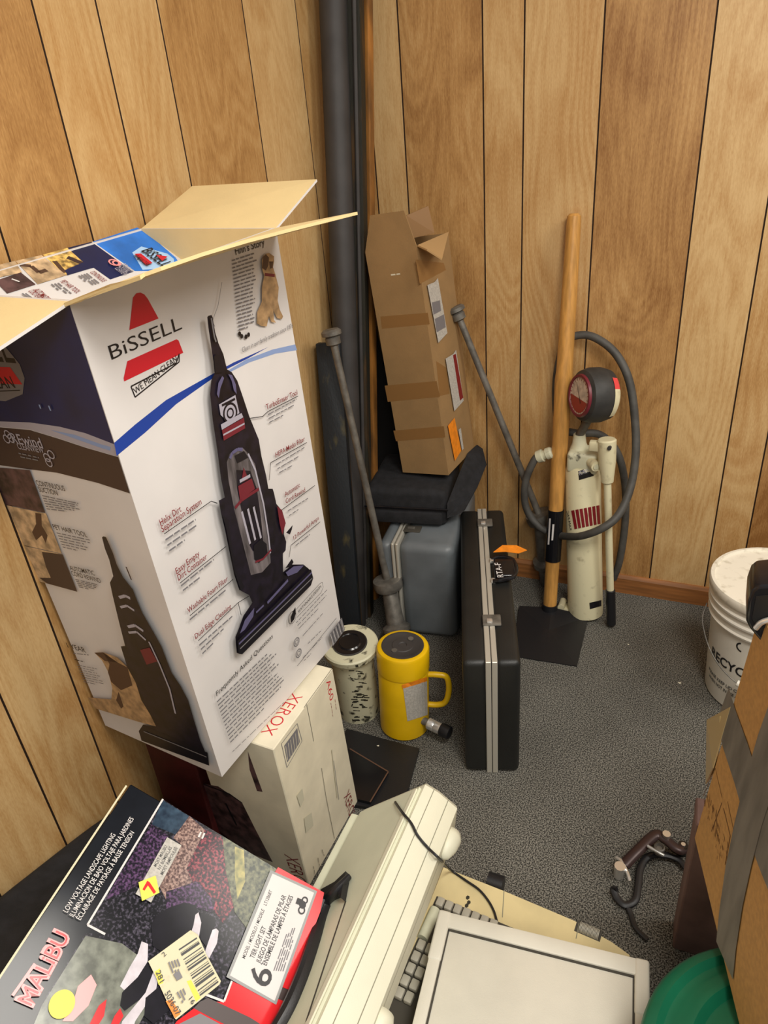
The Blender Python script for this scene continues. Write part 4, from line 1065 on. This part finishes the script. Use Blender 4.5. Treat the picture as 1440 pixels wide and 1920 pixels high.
b = B(); b.cyl(k0-dd*.02, k0+dd*.012, .011, STEEL_G, seg=12); b.cyl(k0+dd*.012, k0+dd*.055, .0165, CHROME, prof=[(0, .013), (.003, .0165), (.02, .0165), (.022, .0155), (.024, .0165), (.042, .0165)], seg=24)
b.cyl(k0+dd*.053, k0+dd*.085, .0185, BLACKP, prof=[(0, .017), (.004, .019), (.028, .019), (.031, .014)], seg=16)
link('hose_coupler', b, root)

# flat black folder on the floor
b = B()
pl = [PZ(650, 1366, .012), PZ(786, 1403, .012), PZ(766, 1476, .012), PZ(740, 1520, .012), PZ(600, 1500, .012)]
b.prism([V((p.x, p.y, 0.001)) for p in pl], (0, 0, .011), BLACKP)
P = [PZ(656, 1404, .022), PZ(728, 1447, .022), PZ(694, 1504, .022), PZ(600, 1480, .022), PZ(600, 1400, .022)]
b.prism([V((p.x, p.y, .012)) for p in P], (0, 0, .010), BLACKG)
TR_ = mat('copper_trim', (120, 92, 76), .4, .5)
for p, q in ((P[0], P[1]), (P[1], P[2])):
    d_ = (q-p).normalized()*.0; n2 = (q-p).cross(V((0, 0, 1))).normalized()*.0018
    b.mesh([p-n2+V((0, 0, .0006)), p+n2+V((0, 0, .0006)), q+n2+V((0, 0, .0006)), q-n2+V((0, 0, .0006))], [(0, 1, 2, 3)], TR_)
tag(link('flat_folder', b, loc=(pl[0]+pl[2])*.5*1.0-V((0, 0, .012)), smooth=False), 'flat black folder with a copper-edged cover on the carpet below the yellow cylinder', 'folder')

# ================================================================== SHOVEL
hb = PZ(1030, 1152, 0)+V((0, -.0, .012)); ht = PY(1077, 398, 2.212)
root = thing('square_shovel', 'long wooden-handled tool with a flat square black blade leaning on the back wall', 'shovel', hb)
ax = (ht-hb).normalized(); Lh = (ht-hb).length
b = B(); b.cyl(hb+ax*.01, ht, .022, WOODH, prof=[(0, .0225), (Lh*.3, .0235), (Lh*.55, .0255), (Lh*.62, .0275), (Lh*.645, .0245), (Lh-.05, .0205), (Lh-.02, .0195), (Lh-.013, .013)], seg=28)
hand = link('handle', b, root)
def along(py):
    lo, hi = 0., 1.
    for _ in range(40):
        mid_ = (lo+hi)/2; p = RW.transposed() @ (hb.lerp(ht, mid_)-EYE); y_ = CY+F*p.y/p.z
        if y_ > py: lo = mid_
        else: hi = mid_
    return lo*Lh
s0, s1 = along(1050), along(955)
b = B(); b.cyl(hb+ax*s0, hb+ax*s1, .0262, BLACKG, prof=[(0, .0245), (.001, .0262), (s1-s0-.001, .0262), (s1-s0, .0245)], seg=28)
sl = link('label_sleeve', b, root); sl['label'] = 'black printed sleeve'
cs = caster([sl]); b = B()
patch(b, cs, [(1030, 972), (1033, 972), (1030, 1021), (1027, 1021)], WHITE, .0006, 1, 10); patch(b, cs, [(1036, 983), (1039.5, 983), (1037, 1013), (1034, 1013)], WHITE, .0006, 1, 8)
link('sleeve_print', b, sl, smooth=False, rec=False)
b = B(); c4 = [V((-.475, 2.02, .018)), V((-.24, 2.035, .014)), V((-.235, 1.785, .004)), V((-.435, 1.772, .004))]
mid = V((-.352, 1.92, .014)); nose = V((-.345, 1.777, .004)); back = V((-.362, 2.028, .03))
b.mesh([c4[0], back, c4[1], c4[2], nose, c4[3], mid], [(0, 1, 6), (1, 2, 6), (2, 3, 6), (3, 4, 6), (4, 5, 6), (5, 0, 6)], BLACKP)
o = link('blade', b, root, smooth=False); md = o.modifiers.new('solid', 'SOLIDIFY'); md.thickness = .003; md.offset = 1
b = B(); b.cyl(hb-ax*.002, hb+ax*.03, .027, BLACKP, seg=20); link('socket', b, root)

# ================================================================== HAND PUMP
a = V((-.255, 2.062, 0)); top = PY(1092, 842, 2.125); ax = (top-a).normalized(); Lp = (top-a).length
root = thing('hydraulic_hand_pump', 'cream hydraulic hand pump with a black gauge and looped hose by the back wall', 'hand pump', a)
b = B(); b.cyl(a, top, .058, CREAM, prof=[(.002, .05), (.008, .057), (.03, .058), (Lp-.06, .055), (Lp-.05, .05)], seg=36)
body = link('tank', b, root)
b = B(); Mh = Matrix.Translation(top-ax*.06) @ (ax.to_track_quat('Z', 'Y').to_matrix().to_4x4())
hx = V((1, 0, 0)); 
b.box(Matrix.Translation(top-ax*.065), (-.045, -.045, 0), (.05, .04, .07), CREAMD, .012, 3)
b.cyl(top-V((.01, 0, 0)), top+V((-.012, 0, .06)), .022, CREAMD, prof=[(0, .03), (.02, .022), (.05, .018)], seg=20)
b.cyl(top+V((.035, -.045, -.02)), top+V((.055, -.075, -.02)), .016, CREAM, seg=16); b.cyl(top+V((.05, -.07, -.02)), top+V((.056, -.078, -.02)), .009, CREAMD, seg=12)
b.cyl(top+V((.03, -.03, -.075)), top+V((.04, -.04, -.03)), .012, PDARK, seg=12)
link('pump_head', b, root)
# gauge
GAUGE = mat('gauge_rubber', (48, 47, 45), .6, var=.12, vscale=30)
gc = PY(1088, 742, 2.06); gd = V((-.78, -.60, .12)).normalized()
b = B(); b.cyl(gc, gc-gd*.095, .06, GAUGE, prof=[(-.001, .058), (0.0, .062), (.008, .074), (.03, .081), (.06, .081), (.085, .074), (.092, .055)], seg=40)
g = link('gauge_body', b, root)
b = B(); gu = gd.cross(V((0, 0, 1))).normalized()*-1; gv = gd.cross(gu)
if gv.z < 0: gv = -gv
DIAL = mat('gauge_dial', (196, 178, 160), .3, var=.1, vscale=60)
n = 36
b.mesh([gc+gd*.003+(gu*math.cos(2*PI*k/n)+gv*math.sin(2*PI*k/n))*.054 for k in range(n)], [tuple(range(n))], DIAL)
b.mesh([gc+gd*.0035+(gu*math.cos(t_)+gv*math.sin(t_))*.050 for t_ in [PI*1.05+k*PI*.9/12 for k in range(13)]], [tuple(range(13))], mat('dial_red', (150, 52, 40), .4))
for k in range(24):
    t_ = 2*PI*k/24; e0 = gc+gd*.0038+(gu*math.cos(t_)+gv*math.sin(t_))*.045; e1 = gc+gd*.0038+(gu*math.cos(t_)+gv*math.sin(t_))*.053; w_ = (gv*math.cos(t_)-gu*math.sin(t_))*.0009
    b.mesh([e0-w_, e0+w_, e1+w_, e1-w_], [(0, 1, 2, 3)], DRED)
nd = (gu*-.6+gv*.8).normalized(); w_ = gd.cross(nd)*.0014
b.mesh([gc+gd*.0042-nd*.024-w_, gc+gd*.0042-nd*.024+w_, gc+gd*.0042+nd*.042+w_*.4, gc+gd*.0042+nd*.042-w_*.4], [(0, 1, 2, 3)], BLK)
link('gauge_dial', b, root, smooth=False, rec=False)
b = B(); b.cyl(gc+gd*.002, gc+gd*.006, .05, MAROON, prof=[(-.004, .064), (.004, .062), (.004, .055), (0, .054)], seg=40, caps=False); link('gauge_rim', b, root)
e_ = gc-gd*.078; b = B(); gr = (V((1, 0, 0))-gd*gd.x).normalized(); gz = gr.cross(gd); gz = gz if gz.z > 0 else -gz
for t0, t1, mm in ((-.75, .35, CREAM), (.35, .8, mat('red_pink_tape', (220, 70, 70), .4))):
    arc = [t0+(t1-t0)*k/10 for k in range(11)]
    rr_ = [e_+gd*o_+(gr*math.cos(t_)+gz*math.sin(t_))*r_ for o_, r_ in ((.013, .0815), (-.004, .0775), (-.0135, .066)) for t_ in arc]
    b.mesh(rr_, [(m_*11+k, m_*11+k+1, m_*11+12+k, m_*11+11+k) for m_ in (0, 1) for k in range(10)], mm)
s2 = link('gauge_tape', b, root, rec=False); s2['label'] = 'red and white tape strip around the gauge'
b = B(); b.cyl(gc-gd*.09, gc-gd*.115, .009, PDARK, seg=10); b.cyl(V((gc.x, gc.y, gc.z-.05))-gd*.045, top+V((-.012, 0, .045)), .013, STEEL_G, seg=14); link('gauge_stem', b, root)
# lever
l0 = PY(1138, 826, 2.06); l1 = PY(1139, 906, 2.05); l2 = PZ(1146, 1170, .012)
b = B(); d1 = (l1-l0).normalized(); LL = (l1-l0).length
b.cyl(l0-d1*.005, l1, .03, CREAM, prof=[(0, .024), (.004, .028), (LL*.5, .026), (LL, .018), (LL+.004, .014)], seg=20)
b.box(Matrix.Translation(l0), (-.05, -.012, -.035), (0, .012, -.005), CREAM, .004)
b.cyl(l0+V((.012, -.035, -.01)), l0+V((.012, .03, -.01)), .006, STEEL_D, seg=10)
link('lever_socket', b, root)
b = B(); d2 = (l2-l1).normalized(); L2 = (l2-l1).length
b.cyl(l1-d2*.01, l1+d2*(L2*.76), .0115, CREAM, seg=18); link('lever', b, root)
b = B(); b.cyl(l1+d2*(L2*.74), l2, .016, BLACKP, prof=[(0, .013), (.002, .0155), (.1, .0155), (L2*.26, .015)], seg=18); s2 = link('lever_grip', b, root)
# foot
b = B(); b.box(Matrix.Translation(a), (-.085, -.02, 0), (-.03, .02, .02), CREAM, .004); b.cyl(a+V((-.08, -.022, .025)), a+V((-.08, .022, .025)), .012, CREAM, seg=12); link('foot', b, root)
# label band
ca = caster([body]); b = B()
patch(b, ca, [(1060, 957), (1126, 944), (1128, 984), (1068, 996)], OFFW, .0012, 14, 3)
for k in range(8):
    u0 = k/8.6+.17; u1 = u0+.085
    if u1 > 1: break
    Lq = lambda u, v: (1060+66*u+v*(8-6*u), 957-13*u+v*39.5)
    patch(b, ca, [Lq(u0, .06), Lq(u1, .06), Lq(u1, .94), Lq(u0, .94)], DRED, .0018, 2, 3)
wraptext(b, ca, 'RAM-PAC', [(1069, 994), (1063, 958), (1067, 957), (1073, 993)], BLK, .0018)
link('striped_label', b, root, smooth=False, rec=False)
b = B(); patch(b, ca, [(1084, 884), (1111, 874), (1113, 892), (1086, 900)], BLK, .0012, 6, 2); wraptext(b, ca, 'RAM', [(1087, 891), (1104, 884), (1103, 878), (1086, 884)], SILV, .002)
link('name_plate', b, root, smooth=False, rec=False); b = B()
patch(b, ca, [(1105, 1130), (1127, 1125), (1127, 1136), (1106, 1142)], BLK, .0012, 5, 2); link('name_plate', b, root, smooth=False, rec=False)
# hose
b = B(); hr = .012
P = [PY(1012, 852, 2.10), PY(1000, 866, 2.09), PY(985, 905, 2.08), PY(986, 950, 2.075), PY(1008, 985, 2.07), PY(1042, 1002, 2.074), PY(1070, 1006, 2.02), PY(1094, 1004, 1.978), PY(1130, 990, 1.968), PY(1160, 965, 2.0), PY(1182, 915, 2.05), PY(1192, 850, 2.09), PY(1190, 780, 2.12), PY(1180, 715, 2.14), PY(1158, 668, 2.16), PY(1128, 640, 2.175), PY(1095, 628, 2.185), PY(1062, 640, 2.185), PY(1046, 690, 2.18), PY(1042, 750, 2.17), PY(1050, 800, 2.165), PY(1080, 812, 2.15), PY(1125, 815, 2.175), PY(1158, 850, 2.185), PY(1172, 910, 2.19), PY(1172, 980, 2.19), PY(1162, 1050, 2.18), PY(1150, 1085, 2.18)]
b.tube(P, hr, RUBBER, seg=12); link('hose', b, root)
b = B(); p0, p1 = P[0]+V((-.01, 0, -.012)), P[0]+V((.055, -.0, .02))
b.cyl(p0, p1, .016, CREAMD, prof=[(0, .014), (.004, .02), (.022, .021), (.024, .015), (.034, .015), (.036, .019), (.05, .019), (.056, .014)], seg=14); link('hose_coupler', b, root)

# ================================================================== BUCKET
bc0 = V((.262, 1.845, 0)); zb = .385
root = thing('plastic_bucket', 'white plastic bucket with a lid and RECYCLE print by the back wall', 'bucket', bc0)
b = B(); Z = V((0, 0, 1))
b.cyl(bc0, bc0+Z, .1, BUCKET, prof=[(.002, .128), (.006, .132), (.27, .1475), (.272, .156), (.278, .158), (.282, .153), (.302, .1535), (.304, .160), (.310, .161), (.314, .155), (.33, .1555), (.332, .162), (.338, .163), (.342, .157), (zb-.02, .158)], seg=64)
body = link('pail', b, root)
b = B(); b.cyl(bc0+Z*(zb-.028), bc0+Z, .1, LIDW, prof=[(0, .163), (.004, .166), (.022, .167), (.028, .164), (.029, .156), (.022, .154), (.0215, .06), (.0235, .058), (.0235, .05), (.0215, .048), (.0213, .004)], seg=64)
link('lid', b, root)
ca = caster([body]); b = B()
def bk(ang, z, off): 
    r_ = .132+(.1475-.132)*(z/.27)+off; return bc0+V((r_*math.cos(ang), r_*math.sin(ang), z))
def btext(t_, a0, a1, z, h_, m, bold=0, off=.0008):
    vs, fs = glyphs(t_, bold); b.mesh([bk(a0+(a1-a0)*x, z+h_*y, off) for x, y in vs], fs, m)
D2 = PI/180
btext('RECYCLE', 203*D2, 266*D2, .142, .03, BLK, .02)
link('print', b, root, smooth=False, rec=False); b = B()
btext('PLEASE KEEP LID CLOSED', 200*D2, 262*D2, .078, .011, BLK, .01)
btext('WHEN NOT IN USE AND RINSE', 202*D2, 268*D2, .058, .011, BLK, .01)
link('print', b, root, smooth=False, rec=False); b = B()
b.mesh([bk(256*D2+.09*math.cos(k*PI/8), .245+.013*math.sin(k*PI/8), .0008) for k in range(16)], [tuple(range(16))], BLK)
arc = [bk(243*D2+.11*math.cos(PI*.6+k*PI*.9/8), .24+.016*math.sin(PI*.6+k*PI*.9/8), .0008) for k in range(9)]; arc2 = [bk(243*D2+.08*math.cos(PI*.6+k*PI*.9/8), .24+.011*math.sin(PI*.6+k*PI*.9/8), .0008) for k in range(9)]
b.mesh(arc+arc2, [(k, k+1, 10+k, 9+k) for k in range(8)], BLK)
link('print', b, root, smooth=False, rec=False)
b = B(); P = []
for k in range(17):
    ph = PI*k/16; e_ = V((-math.cos(ph)*.172, -.02-.155*math.sin(ph), .29-.155*math.sin(ph)))
    if k in (0, 16): e_.x *= .94
    P.append(bc0+e_)
b.tube(P, .0018, STEEL_G, seg=8); link('wire_handle', b, root)
gm = [p for p in P[7:10]]
b = B(); b.tube([P[6], P[7], P[8], P[9], P[10]], .009, BUCKET, seg=12); link('grip', b, root)

# ================================================================== RIGHT-HAND CARTON, GREEN BIN, MAROON BOX
A0 = PZ(1301, 1570, .4); B0 = PZ(1384, 1918, .4); dr = (A0-B0); dr.z = 0; dr.normalize()
yawR = math.degrees(math.atan2(-dr.x, dr.y))
pos = A0-dr*.6
br = Box((pos.x, pos.y, .4), (0, 3.2, yawR), (.34, .6, .50))
root = thing('taped_carton', 'orange-brown carton crossed with grey duct tape at the right edge, standing on the green bin', 'box', br.W(.5, .5, 0))
b = B(); b.box(br.M, (0, 0, 0), tuple(br.d), KRAFT_O, .004, 2)
A = Art(b, br.W(0, 1, 0), -br.Y, br.Z); A.view(4.8, 1280, 1380)
A.line([(295, 290), (185, 540)], .0016, HMM); A.line([(295, 290), (355, 555)], .0016, HMM); A.line([(405, 590), (462, 860)], .0016, HMM)
random.seed(11)
for k in range(60):
    t_ = random.random(); x = 190+170*t_+random.uniform(-10, 60); y = 520+700*t_*random.uniform(.6, 1.1); x = min(x, 455-(max(0, y-900))*.22)
    dx = random.uniform(-18, 18); dy = random.uniform(25, 75); A.line([(x, y), (x+dx*.6, y+dy)], random.choice((.0008, .0012, .0018)), HMM); A.k = 3
A.line([(355, 600), (260, 860)], .002, HMM); A.line([(370, 650), (430, 900), (385, 1150)], .002, HMM)
link('carton_body', b, root, smooth=False, rec=False)
def tape(pts, wd, k):
    b = B(); A = Art(b, br.W(0, 1, 0), -br.Y, br.Z); A.k = k; A.view(1, 0, 0); P = [A.q(p) for p in pts]
    L0, R0 = [], []
    for i, p in enumerate(P):
        d_ = (P[min(i+1, len(P)-1)]-P[max(0, i-1)]).normalized(); t_ = d_.cross(A.n)*wd/2; L0.append(A.lift(p-t_)); R0.append(A.lift(p+t_))
    n = len(P); b.mesh(L0+R0, [(i, i+1, n+i+1, n+i) for i in range(n-1)], DUCT); return b
link('duct_tape', tape([(1356, 1322), (1368, 1366), (1390, 1430), (1408, 1490), (1412, 1520), (1440, 1590), (1480, 1680)], .085, 10), root, smooth=False, rec=False)
link('duct_tape', tape([(1470, 1340), (1440, 1420), (1414, 1505), (1395, 1580), (1378, 1660), (1366, 1740), (1360, 1800)], .08, 14), root, smooth=False, rec=False)
b = B(); q = [PY(1327, 1350, 1.02), PY(1352, 1342, .97), PY(1346, 1440, .96), PY(1325, 1470, 1.0)]
b.panel(q, .002, TAPE, TAPE)
b.panel([br.W(0, 1, .62), br.W(0, 1, .35), q[3], q[0]], .002, TAPE)
link('loose_flap', b, root, smooth=False)
# black plastic bracket on carton
yc = br.W(0, 1, 1).y-.03
root2 = thing('black_bracket', 'glossy black plastic bracket on the top corner of the taped carton', 'bracket', br.W(0.1, .93, 1))
b = B(); P = [PY(px, py, yc) for px, py in ((1402, 1130), (1410, 1108), (1420, 1100), (1520, 1090), (1520, 1290), (1438, 1218), (1406, 1180), (1399, 1166))]
b.prism(P, (0, .07, 0), BLACKG)
link('frame', b, root2, angle=40, bevel=.004)
b = B(); P = [PY(px, py, yc-.001) for px, py in ((1410, 1160), (1418, 1118), (1500, 1110), (1500, 1180), (1440, 1172), (1425, 1185))]
b.prism(P, (0, .002, 0), mat('deep_black', (8, 8, 10), .6)); link('recess', b, root2, smooth=False)
b = B(); b.tube([PY(1417, 1178, yc-.004), PY(1430, 1166, yc-.006), PY(1460, 1158, yc-.006)], .004, CHROME, seg=10); link('roller', b, root2)

# green bin
gc0 = V((.245, .61, 0))
root = thing('green_bin', 'round dark green plastic bin with a ringed lid, under the taped carton', 'bin', gc0)
b = B(); b.cyl(gc0, gc0+Z, .1, GREEN, prof=[(.002, .15), (.01, .158), (.312, .188), (.327, .192), (.332, .197), (.347, .197)], seg=64); link('bin_body', b, root)
b = B(); b.cyl(gc0+Z*.334, gc0+Z, .1, GREEN, prof=[(0, .203), (.004, .206), (.018, .205), (.028, .198), (.034, .186), (.026, .176), (.028, .165), (.042, .150), (.044, .140), (.034, .128), (.036, .118), (.046, .1), (.046, .004)], seg=64); link('lid', b, root)
# maroon box
mb = Box((.098, .985, 0), (0, 0, 2), (.30, .06, .385))
b = B(); b.box(mb.M, (0, 0, 0), tuple(mb.d), MARBOX, .004, 2); b.box(mb.M, (-.002, -.002, .36), (.302, .062, .388), MARBOX, .003, 1)
tag(link('maroon_box', b, loc=mb.W(.5, .5, 0), smooth=False), 'dark maroon-brown box standing behind the green bin, under the right-hand carton', 'box')

# ================================================================== CHROME CLAMP ON FLOOR
root = thing('strap_clamp', 'small chrome and dark red clamp with a black rubber strap on the carpet', 'clamp', PZ(1215, 1610, 0))
REDM = mat('dark_red_metal', (66, 48, 46), .35, .3)
b = B(); b.tube([PZ(1170, 1622, .022), PZ(1195, 1596, .03), PZ(1228, 1566, .032), PZ(1245, 1572, .03), PZ(1270, 1592, .026), PZ(1282, 1590, .022)], .013, REDM, seg=12, flat=.6); link('arm', b, root)
b = B(); c = PZ(1162, 1627, .03); b.cyl(c-V((0, 0, .028)), c+V((0, 0, .006)), .012, CHROME, seg=22); b.tube([PZ(1156, 1608, .022), PZ(1166, 1616, .026), PZ(1176, 1636, .024), PZ(1181, 1652, .018)], .004, CHROME, seg=8); link('end_knob', b, root)
b = B(); c = PZ(1237, 1587, .045); b.cyl(c-V((0, 0, .02)), c, .012, STEEL_G, prof=[(0, .011), (.018, .012), (.02, .009), (.014, .006)], seg=20); c = PZ(1250, 1563, .045); b.cyl(c-V((0, 0, .02)), c, .009, CHROME, seg=16)
b.tube([PZ(1214, 1586, .04), PZ(1230, 1596, .04), PZ(1245, 1604, .038)], .0035, CHROME, seg=8); link('bolt', b, root)
b = B(); c = PZ(1281, 1584, .03); b.cyl(c-V((0, 0, .03)), c, .011, BLACKG, seg=16); b.cyl(c, c+V((0, 0, .003)), .005, CHROME, seg=12); link('end_knob', b, root)
b = B(); b.tube([PZ(1286, 1628, .008), PZ(1272, 1612, .009), PZ(1245, 1603, .012), PZ(1215, 1606, .014), PZ(1201, 1628, .014), PZ(1197, 1660, .012), PZ(1191, 1688, .01), PZ(1172, 1697, .009), PZ(1157, 1684, .01), PZ(1151, 1668, .014), PZ(1157, 1668, .018)], .008, BLACKP, seg=10, flat=.6)
b.tube([PZ(1174, 1694, .008), PZ(1183, 1715, .006), PZ(1192, 1740, .006), PZ(1214, 1762, .006)], .006, BLACKP, seg=8, flat=.6); link('strap', b, root)

# crumbs
for (px, py, rr, lb) in ((1178, 1209, .003, 'tiny white scrap on the carpet right of the pump lever grip'), (1274, 1281, .005, 'small pale scrap on the carpet left of the white bucket'), (709, 1399, .003, 'tiny white scrap on the black folder near the yellow cylinder')):
    zz = .023 if px == 709 else 0
    c = PZ(px, py, zz); b = B(); b.mesh([c+V((rr*math.cos(k*1.2)*(1+.4*(k % 2)), rr*.7*math.sin(k*1.2), .001+(.002 if k % 2 else 0))) for k in range(5)]+[c+V((0, 0, .0035))], [(k, (k+1) % 5, 5) for k in range(5)], OFFW)
    tag(link('paper_scrap', b, loc=c, smooth=False), lb, 'scrap', 'paper scraps on the floor')

# ================================================================== LIGHT
def area(loc, to, sx, sy, power, col=(1, .95, .87)):
    d_ = bpy.data.lights.new('ceiling_and_fill_light', 'AREA'); d_.shape = 'RECTANGLE'; d_.size = sx; d_.size_y = sy; d_.energy = power; d_.color = col
    o = bpy.data.objects.new('ceiling_and_fill_light', d_); COL.objects.link(o); o.location = loc
    o.rotation_euler = (V(to)-V(loc)).to_track_quat('-Z', 'Y').to_euler(); return o
area((.5, .3, 2.5), (.25, .5, 0), .5, .7, 30)
area((1.3, 1.3, 2.5), (.4, 1.5, .3), .5, .9, 20)  # added fill lamp that keeps the back wall bright
area((.6, -1.0, 2.5), (.1, .4, .4), .6, 1.2, 18)
W_ = bpy.data.worlds.new('world'); bpy.context.scene.world = W_; W_.use_nodes = True
W_.node_tree.nodes['Background'].inputs[0].default_value = (1, .95, .88, 1); W_.node_tree.nodes['Background'].inputs[1].default_value = .32
sc = bpy.context.scene
sc.view_settings.view_transform = 'Standard'; sc.view_settings.look = 'None'; sc.view_settings.gamma = 1; sc.view_settings.exposure = 0.22
for o in bpy.data.objects:
    if '_w' in o: del o['_w']
